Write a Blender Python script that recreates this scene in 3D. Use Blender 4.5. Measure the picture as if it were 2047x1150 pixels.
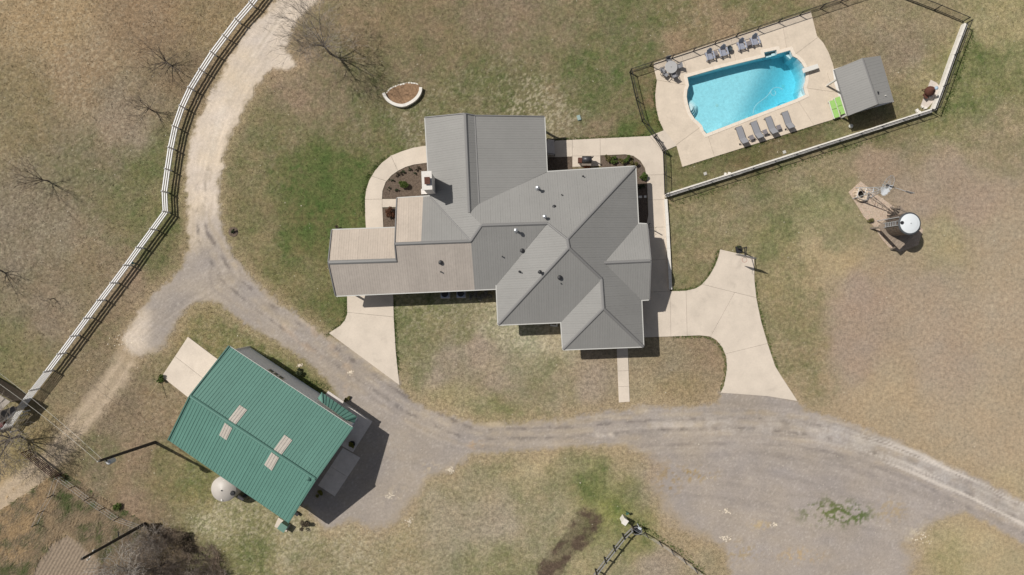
import bpy, bmesh, math, random
import numpy as np
from mathutils import Vector, Matrix
from mathutils.geometry import delaunay_2d_cdt

random.seed(7)
RNG = np.random.default_rng(11)
for o in list(bpy.data.objects):
    bpy.data.objects.remove(o, do_unlink=True)
SC = bpy.context.scene
COL = SC.collection
HC = 68.0                                   # flying height of the drone camera

# ------------------------------------------------------------------ camera, sky, sun
cd = bpy.data.cameras.new("camera"); cam = bpy.data.objects.new("camera", cd); COL.objects.link(cam)
cam.location = (0, 0, HC); cam.rotation_euler = (0, 0, 0)
cd.sensor_width = 36.0; cd.lens = 36.0 * HC / 102.35
cd.clip_start = 0.5; cd.clip_end = 4000
SC.camera = cam
SUN_DIR = Vector((-0.875, 0.484, 1.30)).normalized()      # towards the sun
SUN_EL = math.asin(SUN_DIR.z); SUN_AZ = math.atan2(SUN_DIR.x, SUN_DIR.y)
w = bpy.data.worlds.new("World"); SC.world = w; w.use_nodes = True
nt = w.node_tree; bg = nt.nodes["Background"]
sky = nt.nodes.new("ShaderNodeTexSky"); sky.sky_type = 'NISHITA'; sky.sun_disc = False
sky.sun_elevation = SUN_EL; sky.sun_rotation = SUN_AZ
sky.air_density = 1.0; sky.dust_density = 1.5; sky.ozone_density = 1.0
hsv = nt.nodes.new("ShaderNodeHueSaturation"); hsv.inputs["Saturation"].default_value = .5
nt.links.new(sky.outputs[0], hsv.inputs["Color"]); nt.links.new(hsv.outputs[0], bg.inputs[0]); bg.inputs[1].default_value = 0.062
sd = bpy.data.lights.new("sun", 'SUN'); sd.energy = 4.35; sd.angle = math.radians(0.5); sd.color = (1.0, 0.965, 0.91)
so = bpy.data.objects.new("sun", sd); COL.objects.link(so)
so.rotation_euler = SUN_DIR.to_track_quat('Z', 'Y').to_euler(); so.location = (-60, 35, 90)
vs = SC.view_settings; vs.view_transform = 'Standard'; vs.look = 'None'; vs.exposure = 0.0; vs.gamma = 1.0
vs.use_curve_mapping = False

# ------------------------------------------------------------------ helpers
def G(px, py, h=0.0):
    """point of the place seen at photo position (px,py) when it stands h metres up"""
    k = 1 - h / HC
    return Vector(((px - 1023.5) / 20 * k, (575 - py) / 20 * k, h))
def lin(c):
    c = c / 255.0
    return c / 12.92 if c <= 0.04045 else ((c + 0.055) / 1.055) ** 2.4
ILL = 1.32
def C(r, g, b, k=ILL):
    return (min(lin(r) / k, .85), min(lin(g) / k, .85), min(lin(b) / k, .85), 1)
MATS = {}
def mat(name, col, rough=.8, nscale=0, namt=.15, bump=0, metal=0, spec=.3, nscale2=0, namt2=.1, objvar=0, bscale=None):
    if name in MATS: return MATS[name]
    m = bpy.data.materials.new(name); m.use_nodes = True; MATS[name] = m
    n = m.node_tree.nodes; L = m.node_tree.links; p = n["Principled BSDF"]
    p.inputs["Roughness"].default_value = rough; p.inputs["Metallic"].default_value = metal
    p.inputs["Specular IOR Level"].default_value = spec
    p.inputs["Base Color"].default_value = col
    geo = n.new("ShaderNodeNewGeometry")
    src = None
    def modulate(prev, scale, amt, det=5):
        t = n.new("ShaderNodeTexNoise"); t.inputs["Scale"].default_value = scale; t.inputs["Detail"].default_value = det
        L.new(geo.outputs["Position"], t.inputs["Vector"])
        r = n.new("ShaderNodeMapRange"); r.inputs[1].default_value = .3; r.inputs[2].default_value = .7
        r.inputs[3].default_value = 1 - amt; r.inputs[4].default_value = 1 + amt
        L.new(t.outputs["Fac"], r.inputs[0])
        v = n.new("ShaderNodeVectorMath"); v.operation = 'SCALE'
        if prev is None: v.inputs[0].default_value = col[:3]
        else: L.new(prev, v.inputs[0])
        L.new(r.outputs[0], v.inputs["Scale"])
        return v.outputs[0], t
    t = None
    if nscale: src, t = modulate(src, nscale, namt)
    if nscale2: src, _ = modulate(src, nscale2, namt2)
    if objvar:
        oi = n.new("ShaderNodeObjectInfo"); r = n.new("ShaderNodeMapRange")
        r.inputs[3].default_value = 1 - objvar; r.inputs[4].default_value = 1 + objvar
        L.new(oi.outputs["Random"], r.inputs[0])
        v = n.new("ShaderNodeVectorMath"); v.operation = 'SCALE'
        if src is None: v.inputs[0].default_value = col[:3]
        else: L.new(src, v.inputs[0])
        L.new(r.outputs[0], v.inputs["Scale"]); src = v.outputs[0]
    if src is not None: L.new(src, p.inputs["Base Color"])
    if bump:
        tb = n.new("ShaderNodeTexNoise"); tb.inputs["Scale"].default_value = bscale or nscale or 20; tb.inputs["Detail"].default_value = 6
        L.new(geo.outputs["Position"], tb.inputs["Vector"])
        b = n.new("ShaderNodeBump"); b.inputs["Strength"].default_value = bump; b.inputs["Distance"].default_value = .03
        L.new(tb.outputs["Fac"], b.inputs["Height"]); L.new(b.outputs[0], p.inputs["Normal"])
    return m

def link(o, parent=None):
    COL.objects.link(o)
    if parent is not None: o.parent = parent
    return o
def meshobj(name, verts, faces, m, parent=None, smooth=False, kind=None):
    me = bpy.data.meshes.new(name)
    if parent is not None and parent.type == 'EMPTY' or parent is not None:
        off = world_loc(parent)
        verts = [(v[0] - off[0], v[1] - off[1], v[2] - off[2]) for v in verts]
    me.from_pydata(verts, [], faces)
    if smooth: me.polygons.foreach_set("use_smooth", [True] * len(me.polygons))
    me.validate(); me.update()
    if m is not None: me.materials.append(m)
    o = bpy.data.objects.new(name, me); link(o, parent)
    if kind: o["kind"] = kind
    return o
def world_loc(o):
    v = Vector((0, 0, 0))
    while o is not None:
        v += o.location; o = o.parent
    return v
def tag(o, label, cat, group=None):
    o["label"] = label; o["category"] = cat
    if group: o["group"] = group
    return o
def thing(name, label, cat, loc=(0, 0, 0), group=None):
    o = bpy.data.objects.new(name, None); o.location = loc; o.empty_display_size = .3
    COL.objects.link(o); tag(o, label, cat, group); return o
def structure(name, loc=(0, 0, 0)):
    o = bpy.data.objects.new(name, None); o.location = loc; COL.objects.link(o); o["kind"] = "structure"; return o

class MB:
    """collects simple shapes for ONE mesh object"""
    def __init__(s): s.v = []; s.f = []
    def add(s, vs, fs):
        b = len(s.v); s.v += [tuple(v) for v in vs]; s.f += [tuple(i + b for i in f) for f in fs]; return s
    def box(s, c, sx, sy, sz, rz=0.0, tilt=None):
        """box with centre c"""
        M = Matrix.Rotation(rz, 3, 'Z')
        if tilt is not None: M = M @ tilt
        vs = [Vector(c) + M @ Vector((x * sx / 2, y * sy / 2, z * sz / 2)) for x in (-1, 1) for y in (-1, 1) for z in (-1, 1)]
        return s.add(vs, [(0, 1, 3, 2), (4, 6, 7, 5), (0, 4, 5, 1), (2, 3, 7, 6), (0, 2, 6, 4), (1, 5, 7, 3)])
    def bar(s, a, b, wd, ht):
        """rectangular bar from a to b (wd across, ht up)"""
        a = Vector(a); b = Vector(b); d = (b - a).normalized()
        side = d.cross(Vector((0, 0, 1)))
        if side.length < 1e-4: side = Vector((1, 0, 0))
        side.normalize(); up = side.cross(d)
        vs = []
        for p in (a, b):
            for i, j in ((-1, -1), (1, -1), (1, 1), (-1, 1)): vs.append(p + side * i * wd / 2 + up * j * ht / 2)
        return s.add(vs, [(0, 1, 2, 3), (7, 6, 5, 4), (0, 4, 5, 1), (1, 5, 6, 2), (2, 6, 7, 3), (3, 7, 4, 0)])
    def tube(s, a, b, r0, r1=None, n=8, cap=True):
        a = Vector(a); b = Vector(b); r1 = r0 if r1 is None else r1
        d = (b - a).normalized(); x = d.orthogonal().normalized(); y = d.cross(x)
        vs = []
        for p, r in ((a, r0), (b, r1)):
            for i in range(n):
                t = 2 * math.pi * i / n; vs.append(p + (x * math.cos(t) + y * math.sin(t)) * r)
        fs = [(i, (i + 1) % n, n + (i + 1) % n, n + i) for i in range(n)]
        if cap: fs += [tuple(range(n - 1, -1, -1)), tuple(range(n, 2 * n))]
        return s.add(vs, fs)
    def path(s, pts, r, n=6):
        for a, b in zip(pts[:-1], pts[1:]): s.tube(a, b, r, r, n)
        return s
    def prism(s, poly, z0, z1):
        n = len(poly)
        ar = sum(poly[i][0] * poly[(i + 1) % n][1] - poly[(i + 1) % n][0] * poly[i][1] for i in range(n))
        if ar < 0: poly = poly[::-1]
        vs = [(p[0], p[1], z0) for p in poly] + [(p[0], p[1], z1) for p in poly]
        return s.add(vs, [tuple(range(n - 1, -1, -1)), tuple(range(n, 2 * n))] + [(i, (i + 1) % n, n + (i + 1) % n, n + i) for i in range(n)])
    def lathe(s, prof, c=(0, 0, 0), n=24):
        vs = []; fs = []; m = len(prof)
        for r, z in prof:
            for i in range(n):
                t = 2 * math.pi * i / n; vs.append((c[0] + r * math.cos(t), c[1] + r * math.sin(t), c[2] + z))
        for j in range(m - 1):
            for i in range(n): fs.append((j * n + i, j * n + (i + 1) % n, (j + 1) * n + (i + 1) % n, (j + 1) * n + i))
        fs.append(tuple(range(n - 1, -1, -1))); fs.append(tuple((m - 1) * n + i for i in range(n)))
        return s.add(vs, fs)
    def build(s, name, m, parent=None, smooth=False, kind=None):
        return meshobj(name, s.v, s.f, m, parent, smooth, kind)

def copy_tree(o, parent=None):
    c = o.copy(); COL.objects.link(c); c.parent = parent
    for ch in list(o.children): copy_tree(ch, c)
    return c

def inpoly(X, Y, poly):
    """even-odd test; X, Y arrays, poly list of (x,y)"""
    X = np.asarray(X, float); Y = np.asarray(Y, float); r = np.zeros(X.shape, bool); n = len(poly)
    for i in range(n):
        x0, y0 = poly[i][:2]; x1, y1 = poly[(i + 1) % n][:2]
        if y0 == y1: continue
        c = ((y0 > Y) != (y1 > Y)) & (X < (x1 - x0) * (Y - y0) / (y1 - y0) + x0)
        r ^= c
    return r
def segdist(X, Y, poly, closed=True):
    d = np.full(np.shape(X), 1e9); n = len(poly)
    for i in range(n if closed else n - 1):
        x0, y0 = poly[i][:2]; x1, y1 = poly[(i + 1) % n][:2]
        dx, dy = x1 - x0, y1 - y0; l = dx * dx + dy * dy + 1e-9
        t = np.clip(((X - x0) * dx + (Y - y0) * dy) / l, 0, 1)
        d = np.minimum(d, (X - x0 - t * dx) ** 2 + (Y - y0 - t * dy) ** 2)
    return np.sqrt(d)
def lane_coords(X, Y, poly):
    """arc length along, and signed offset across, a lane centre line"""
    best = np.full(np.shape(X), 1e18); S = np.zeros(np.shape(X)); D = np.zeros(np.shape(X)); acc = 0.0
    for (x0, y0), (x1, y1) in zip(poly[:-1], poly[1:]):
        dx, dy = x1 - x0, y1 - y0; l2 = dx * dx + dy * dy; l = math.sqrt(l2)
        t = np.clip(((X - x0) * dx + (Y - y0) * dy) / l2, 0, 1); ex = X - x0 - t * dx; ey = Y - y0 - t * dy; d2 = ex * ex + ey * ey
        k = d2 < best; best = np.where(k, d2, best); S = np.where(k, acc + t * l, S); D = np.where(k, np.sqrt(d2) * np.sign(dx * ey - dy * ex), D); acc += l
    return S, D
def smooth_poly(pts, it=2, closed=True):
    """Chaikin corner cutting"""
    p = [Vector((a[0], a[1])) for a in pts]
    for _ in range(it):
        q = []
        n = len(p)
        for i in range(n if closed else n - 1):
            a, b = p[i], p[(i + 1) % n]
            q += [a * .75 + b * .25, a * .25 + b * .75]
        if not closed: q = [p[0]] + q + [p[-1]]
        p = q
    return [(a.x, a.y) for a in p]

def vnoise(x, y, seed, octaves=1, gain=.5):
    """tileless value noise, 0..1"""
    tot = 0; amp = 1; s = 0
    x, y = x * .829 + y * .559 + 3.3, -x * .559 + y * .829 + 7.7
    for o in range(octaves):
        R = np.random.default_rng(seed * 101 + o).random((257, 257))
        xf = np.floor(x).astype(int); yf = np.floor(y).astype(int)
        u = x - xf; v = y - yf; u = u * u * (3 - 2 * u); v = v * v * (3 - 2 * v)
        a = R[xf % 257, yf % 257]; b = R[(xf + 1) % 257, yf % 257]; c = R[xf % 257, (yf + 1) % 257]; d = R[(xf + 1) % 257, (yf + 1) % 257]
        s = s + amp * ((a * (1 - u) + b * u) * (1 - v) + (c * (1 - u) + d * u) * v)
        tot += amp; amp *= gain; x, y = (x * .766 + y * .643) * 2.03 + 17.1, (-x * .643 + y * .766) * 2.03 + 5.7
    return s / tot
def sstep(a, b, x):
    t = np.clip((x - a) / (b - a), 0, 1); return t * t * (3 - 2 * t)

# ------------------------------------------------------------------ outlines read off the site (photo units, ground level)
POOL = [(1373.5, 155), (1440, 136.2), (1528.8, 114.6), (1526.8, 105.6), (1551.5, 100.3), (1553, 108.5), (1579, 101.2), (1584.5, 113.5), (1593, 117.5),
        (1601.4, 126), (1607, 136), (1610.2, 150), (1609, 162.4), (1605.5, 175), (1609.4, 189.8), (1593.5, 197.6), (1500, 233.5), (1411.5, 267.8), (1406.5, 262), (1403, 251.8),
        (1396, 244.5), (1388.4, 238.2), (1379.8, 225.4), (1374.6, 207.8), (1372.2, 194.5), (1373.4, 181), (1376.8, 171.5)]
DECK = [(1306.5, 126.5), (1620, 22.5), (1632.5, 72.5), (1645, 86), (1656, 106), (1664, 128), (1669, 150), (1673.5, 170), (1680, 187), (1692, 231.2), (1640, 246.8),
        (1364, 334), (1352.3, 292), (1326.5, 260.5), (1317, 240), (1311.5, 215), (1309.6, 190), (1313, 161.5), (1307.5, 138)]
WALK_NW = [(862, 290.5), (851.5, 291.8), (826.6, 295.7), (803.7, 303), (782.6, 311.5), (763.5, 326), (750, 341.6), (738.6, 360.7), (732.3, 380), (730, 399), (730.4, 430), (732.5, 470),
           (767, 470), (764.6, 414.8), (800, 414.2), (800, 398), (763.8, 398.3), (764.8, 381.8), (771, 364.6), (782.7, 351), (796, 341.6), (811.4, 334), (826.7, 329.5), (862, 324.5)]
WALK_E = [(1080, 283.5), (1144, 280), (1298, 272.6), (1328, 260.5), (1352.6, 291.6), (1330.5, 301), (1325, 304), (1327, 348), (1328, 392), (1333, 450), (1336, 506), (1339, 582),
          (1290, 584), (1290, 460), (1296, 430), (1294, 380), (1293, 356), (1289, 336), (1280, 322), (1266, 312), (1250, 309), (1200, 311), (1200, 332), (1144, 334), (1144, 313.3), (1080, 315.5)]
DRIVE_E = [(1276, 585), (1339, 582.5), (1371, 581.5), (1390, 577), (1402, 570), (1417, 553), (1429, 532), (1436, 514), (1439.5, 499), (1507, 514), (1507.5, 560), (1511.5, 597), (1521, 643), (1534, 687),
           (1549, 732), (1560, 750), (1577, 776), (1593.5, 801.5), (1535, 792), (1440.5, 785), (1447, 771), (1451, 752), (1453, 733), (1451.5, 713), (1444, 695), (1432, 680), (1418, 672.5), (1398, 670.5), (1276, 675)]
DRIVE_W = [(694, 580), (694.5, 628), (690, 640), (681, 651), (658, 666), (799, 770), (795, 740), (791, 700), (787.5, 640), (785.5, 580)]
PATH_S = [(1232.5, 690), (1254.5, 690), (1258.5, 803), (1237, 804.5)]
PAD_BW = [(376.2, 673.6), (455, 733), (400, 813), (324, 752.5)]
PAD_BN = [(656.7, 781.4), (744.7, 842.6), (706, 904), (664, 880), (636, 806)]
PAD_BE = [(686, 895), (720.6, 915), (669.5, 992), (636, 970)]
ROAD = [(557, -40), (557, 0), (504.5, 52), (463, 111), (424.5, 181), (396.7, 243.5), (379, 303), (372, 365), (375, 400), (377.5, 425), (379, 495), (365, 536.6), (313, 582), (285, 616.6), (261, 655),
        (246, 676), (258, 704), (280, 712), (330, 690), (348, 651), (369, 620), (390, 607), (414, 601), (436, 606), (452, 616.6), (487, 644), (543, 679), (609, 717.5), (654, 759), (676, 792), (640, 880), (600, 1000), (655, 1058), (702.6, 1035), (737, 1055), (771, 1055),
        (798, 1032.6), (832.6, 991.5), (853, 954), (901, 943.6), (942, 909.4), (1010, 902.6), (1078.8, 897.5), (1147, 890.6), (1249.8, 890.6), (1280.6, 904), (1328, 929), (1312, 968), (1324, 999), (1340, 1030), (1378.5, 1057.6), (1444.7, 1088.8),
        (1452.5, 1120), (1470, 1190), (1800, 1190), (1826, 1112), (1807, 1092.7), (1853.6, 1046), (1927.6, 1022.6), (1990, 1053.7), (2060, 1095), (2200, 1160), (2200, 1070), (2029, 991.4), (1912, 937), (1795, 882), (1698, 843.5), (1608, 820), (1592, 797), (1500, 780), (1441, 785), (1437, 808),
        (1367, 816), (1296, 812), (1209, 822.7), (1122, 836.6), (1035, 847), (948, 843.5), (878, 826), (826, 802), (800, 777), (790, 740), (696, 690), (643.7, 665), (574, 616.6), (522, 575), (480, 530), (452, 484), (438, 432), (436.7, 380), (445, 320), (459, 271), (483.7, 222.7), (515, 167),
        (543, 137), (570, 139), (590, 128), (585, 112), (567, 100), (575, 80), (588, 52), (637, 0), (660, -40)]
GRAVEL = [(1720, 362.7), (1696, 384.6), (1711, 408), (1727, 434), (1749, 456), (1762, 478), (1777.4, 495), (1799, 504), (1835, 490), (1845, 460), (1820, 432), (1793, 418), (1755, 391)]
DARKPATCH = [(1172, 1014), (1150, 1024), (1146, 1040), (1130, 1066), (1104, 1098), (1078, 1132), (1060, 1170), (1110, 1170), (1136, 1120), (1172, 1092), (1196, 1062), (1203, 1034), (1192, 1018)]
BED_NW = [(853.8, 326), (826.7, 330.5), (811.4, 335), (796, 342.5), (782.7, 352), (772, 365), (765.8, 382), (764.8, 397.5), (861, 397)]
BED_W2 = [(765.5, 416), (798, 415.5), (798, 458), (767, 458)]
BED_NE = [(1201, 312), (1250, 310), (1266, 313), (1279.5, 322.5), (1288, 336), (1292, 356), (1293, 380), (1295, 430), (1294, 450), (1262, 450), (1262, 345), (1201, 346)]
BED_PAT = [(1090, 316), (1143.5, 314), (1143.5, 346), (1090, 346)]

# ------------------------------------------------------------------ ground colours (what grows where), on a fine grid
#  px, py, dry r,g,b, share of green growth, share of bleached thatch
GS = [(100, 50, 166, 144, 112, .05, .3), (50, 200, 142, 127, 98, .12, .2), (250, 250, 150, 134, 114, .06, .3), (150, 140, 160, 138, 110, .06, .4), (300, 40, 150, 128, 102, .05, .2), (430, 20, 150, 130, 100, .1, .2),
      (200, 330, 136, 124, 100, .22, .2), (100, 450, 142, 128, 108, .1, .3), (250, 420, 132, 122, 92, .3, .1), (280, 560, 150, 130, 108, .06, .1), (100, 640, 146, 130, 110, .08, .2), (20, 700, 136, 126, 96, .25, .1), (20, 460, 140, 127, 108, .1, .3),
      (200, 520, 143, 126, 103, .12, .2), (300, 330, 128, 120, 88, .42, .1), (370, 150, 138, 120, 96, .1, .1), (350, 420, 128, 118, 85, .4, .1), (320, 520, 130, 118, 88, .42, .1), (235, 640, 142, 124, 100, .18, .1), (160, 720, 142, 126, 100, .15, .1),
      (490, 250, 126, 116, 84, .48, .1), (500, 400, 124, 114, 80, .55, .1), (500, 480, 126, 116, 82, .55, .1), (560, 320, 130, 117, 85, .55, .2), (640, 420, 120, 112, 76, .93, 0), (705, 420, 118, 110, 74, .95, 0), (690, 345, 118, 112, 76, .9, 0), (615, 350, 122, 114, 80, .88, 0), (650, 500, 122, 114, 76, .8, 0),
      (600, 180, 140, 121, 97, .25, .1), (700, 40, 140, 124, 98, .25, .1), (650, 220, 136, 120, 94, .35, .1), (720, 250, 130, 118, 92, .5, .2), (800, 60, 138, 122, 95, .22, .05), (900, 100, 138, 122, 96, .28, .05), (1000, 40, 142, 126, 104, .18, .1), (1100, 100, 136, 124, 98, .38, .1), (1180, 150, 132, 122, 94, .6, .2),
      (1240, 60, 136, 124, 98, .42, .1), (1290, 42, 132, 122, 92, .75, .1), (1225, 25, 134, 122, 94, .6, .1), (1215, 178, 128, 120, 90, .78, .1), (1185, 128, 130, 120, 90, .7, .1), (1140, 60, 140, 126, 100, .3, .1), (1945, 120, 136, 126, 88, .7, .1), (1915, 205, 132, 124, 86, .7, .1), (1640, 420, 130, 122, 88, .6, .1), (1560, 470, 132, 122, 88, .55, .1), (1280, 20, 132, 122, 92, .5, .1), (930, 180, 130, 120, 92, .5, .25), (1000, 190, 130, 120, 92, .55, .3), (1040, 222, 140, 128, 98, .4, .9), (1120, 225, 142, 130, 102, .4, .7), (1230, 220, 132, 118, 92, .55, .1), (1255, 105, 128, 118, 88, .65, .2), (1290, 240, 120, 110, 70, .95, 0), (1292, 185, 140, 115, 92, .45, .1), (820, 250, 128, 118, 92, .55, .5),
      (780, 290, 130, 118, 88, .6, .1), (1180, 262, 142, 124, 102, .35, .1),
      (1350, 88, 158, 136, 110, .05, 0), (1450, 55, 158, 136, 110, .05, 0), (1400, 40, 150, 132, 104, .3, .3), (1560, 12, 146, 130, 100, .4, .1), (1500, 15, 138, 126, 94, .55, .2), (1320, 40, 140, 126, 94, .55, .3),
      (1700, 60, 140, 119, 99, .12, .1), (1800, 100, 143, 122, 104, .12, .15), (1850, 160, 150, 132, 100, .22, .2), (1740, 20, 146, 126, 104, .15, .1), (1880, 50, 150, 130, 104, .15, .1), (1830, 215, 134, 116, 90, .3, .1), (1760, 250, 120, 104, 80, .25, 0), (1690, 100, 136, 116, 96, .15, 0),
      (1965, 60, 158, 140, 108, .25, .2), (1930, 170, 138, 126, 90, .55, .2), (2000, 150, 142, 128, 94, .48, .1), (2025, 40, 158, 140, 106, .25, .1), (1900, 260, 142, 126, 92, .45, .2), (1990, 270, 148, 128, 106, .2, .1),
      (1500, 400, 138, 123, 97, .4, .1), (1400, 440, 138, 122, 95, .38, .1), (1600, 345, 140, 124, 98, .4, .1), (1650, 440, 138, 124, 96, .4, .1), (1580, 560, 148, 130, 99, .42, .1), (1600, 640, 146, 128, 98, .42, .1), (1665, 520, 158, 136, 105, .12, .1), (1360, 540, 140, 122, 94, .35, .1), (1620, 720, 150, 130, 102, .35, .2),
      (1720, 600, 148, 126, 111, .02, .05), (1850, 600, 150, 130, 112, .06, .1), (1880, 480, 148, 132, 102, .22, .1), (1950, 400, 148, 127, 111, .04, .1), (2020, 500, 152, 133, 112, .05, .2), (1900, 700, 151, 131, 114, .03, .15), (1700, 700, 146, 125, 110, .03, .05), (2000, 650, 154, 134, 114, .03, .2), (1750, 790, 157, 136, 111, .04, .1), (2000, 850, 156, 136, 114, .03, .1), (1640, 330, 140, 122, 96, .35, .1), (1750, 330, 140, 119, 102, .08, .05), (1900, 330, 146, 125, 108, .06, .05), (1830, 400, 146, 126, 110, .03, .05),
      (1420, 345, 118, 104, 76, .35, .05), (1500, 312, 118, 103, 76, .38, .05), (1600, 280, 122, 106, 80, .35, .1), (1680, 258, 124, 110, 82, .35, .1),
      (850, 620, 138, 124, 90, .5, .4), (830, 700, 136, 122, 90, .5, .2), (930, 650, 142, 126, 96, .4, .35), (960, 705, 150, 129, 112, .08, .05), (880, 740, 148, 128, 110, .15, .1), (1050, 672, 168, 156, 128, .3, .95), (1000, 670, 158, 144, 116, .35, .8), (1090, 680, 170, 150, 122, .15, .6), (1000, 780, 149, 128, 108, .12, .05), (1090, 740, 142, 126, 98, .35, .1), (1185, 760, 149, 127, 108, .08, .05), (1110, 780, 144, 126, 102, .2, .1),
      (1340, 720, 140, 120, 96, .12, .05), (1410, 700, 140, 118, 96, .18, .05), (1350, 780, 146, 126, 98, .18, .1), (1000, 826, 146, 130, 90, .6, .1), (900, 800, 158, 138, 104, .15, .1), (1150, 815, 150, 130, 102, .2, .1), (1300, 800, 152, 132, 104, .12, .1),
      (950, 950, 152, 134, 106, .22, .15), (1080, 915, 162, 141, 108, .1, .1), (1000, 1050, 156, 138, 118, .12, .3), (900, 1050, 154, 136, 112, .15, .3), (1190, 970, 126, 120, 72, .68, .1), (1235, 1005, 130, 124, 66, .66, .1), (1130, 940, 148, 130, 98, .35, .1), (1310, 1120, 150, 130, 112, .03, .1), (1255, 930, 158, 137, 106, .08, .1), (1300, 960, 152, 130, 112, .02, .05), (1000, 1125, 146, 130, 98, .4, .2), (800, 1100, 162, 144, 114, .15, .3), (700, 1080, 166, 148, 120, .15, .6), (630, 1120, 152, 136, 106, .25, .3), (600, 1080, 160, 146, 114, .2, .6), (1350, 1070, 156, 136, 108, .1, .1), (1290, 1060, 150, 134, 90, .45, .1), (1090, 1040, 152, 134, 106, .25, .2),
      (490, 1090, 142, 130, 92, .45, .3), (430, 1040, 162, 150, 116, .25, .8), (500, 1050, 150, 138, 104, .4, .6), (400, 960, 142, 127, 88, .4, .2), (330, 950, 142, 126, 94, .3, .1), (280, 920, 148, 127, 104, .12, .1), (230, 800, 140, 123, 102, .1, .05), (320, 830, 150, 130, 105, .1, .2), (440, 640, 146, 131, 97, .45, .2), (560, 700, 136, 128, 84, .6, .3), (640, 745, 118, 114, 66, .9, 0), (500, 660, 146, 131, 96, .45, .3), (400, 650, 150, 133, 98, .35, .2), (560, 650, 138, 122, 86, .45, .1), (640, 640, 130, 118, 82, .5, .1), (700, 600, 126, 116, 80, .55, .1), (620, 560, 126, 116, 80, .55, .1),
      (130, 790, 146, 130, 104, .12, .05), (60, 720, 136, 124, 92, .22, .1), (60, 925, 158, 140, 100, .2, .1), (75, 962, 172, 152, 118, .05, .1), (15, 1000, 184, 158, 120, .03, .1), (30, 1050, 164, 141, 106, .08, .2), (60, 1110, 148, 128, 96, .2, .1), (120, 1020, 152, 130, 96, .22, .2), (200, 1060, 130, 111, 90, .1, .1), (180, 1000, 150, 130, 106, .15, .2), (260, 1020, 146, 126, 105, .1, .1), (330, 1100, 128, 110, 88, .1, .1), (420, 1110, 124, 112, 80, .35, .1), (150, 920, 142, 126, 100, .2, .1), (200, 930, 138, 122, 100, .25, .1),
      (1900, 1110, 154, 138, 104, .3, .1), (1990, 1110, 158, 140, 110, .15, .1), (1840, 1140, 154, 134, 108, .15, .1), (1960, 1060, 164, 144, 112, .05, .1)]
GSA = np.array(GS, float)
def _gs_adjust(sel, drgb, green=1.0): GSA[sel, 2:5] += np.array(drgb, float); GSA[sel, 5] *= green
_x, _y = GSA[:, 0].copy(), GSA[:, 1].copy()
_gs_adjust((_x > 1630) & (_y > 300), (21, 23, 20), .6); _gs_adjust((_x > 1340) & (_x <= 1630) & (_y > 338), (12, 14, 12), .7); _gs_adjust((_x > 800) & (_x <= 1340) & (_y > 560), (13, 18, 18), .85)
_gs_adjust((_x > 1640) & (_y <= 300), (12, 16, 12)); _gs_adjust((_x > 680) & (_x < 1340) & (_y < 300) & (GSA[:, 5] < .6), (4, 2, 3), .8); _gs_adjust((_x > 440) & (_x < 680) & (_y > 120) & (_y < 640) & (GSA[:, 5] < .6), (13, 11, 14), .55); _gs_adjust((_x >= 340) & (_x <= 800) & (_y > 900), (6, 9, 9))
def LIN(a): 
    a = a / 255.0; return np.where(a <= .04045, a / 12.92, ((a + .055) / 1.055) ** 2.4) / ILL
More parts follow.
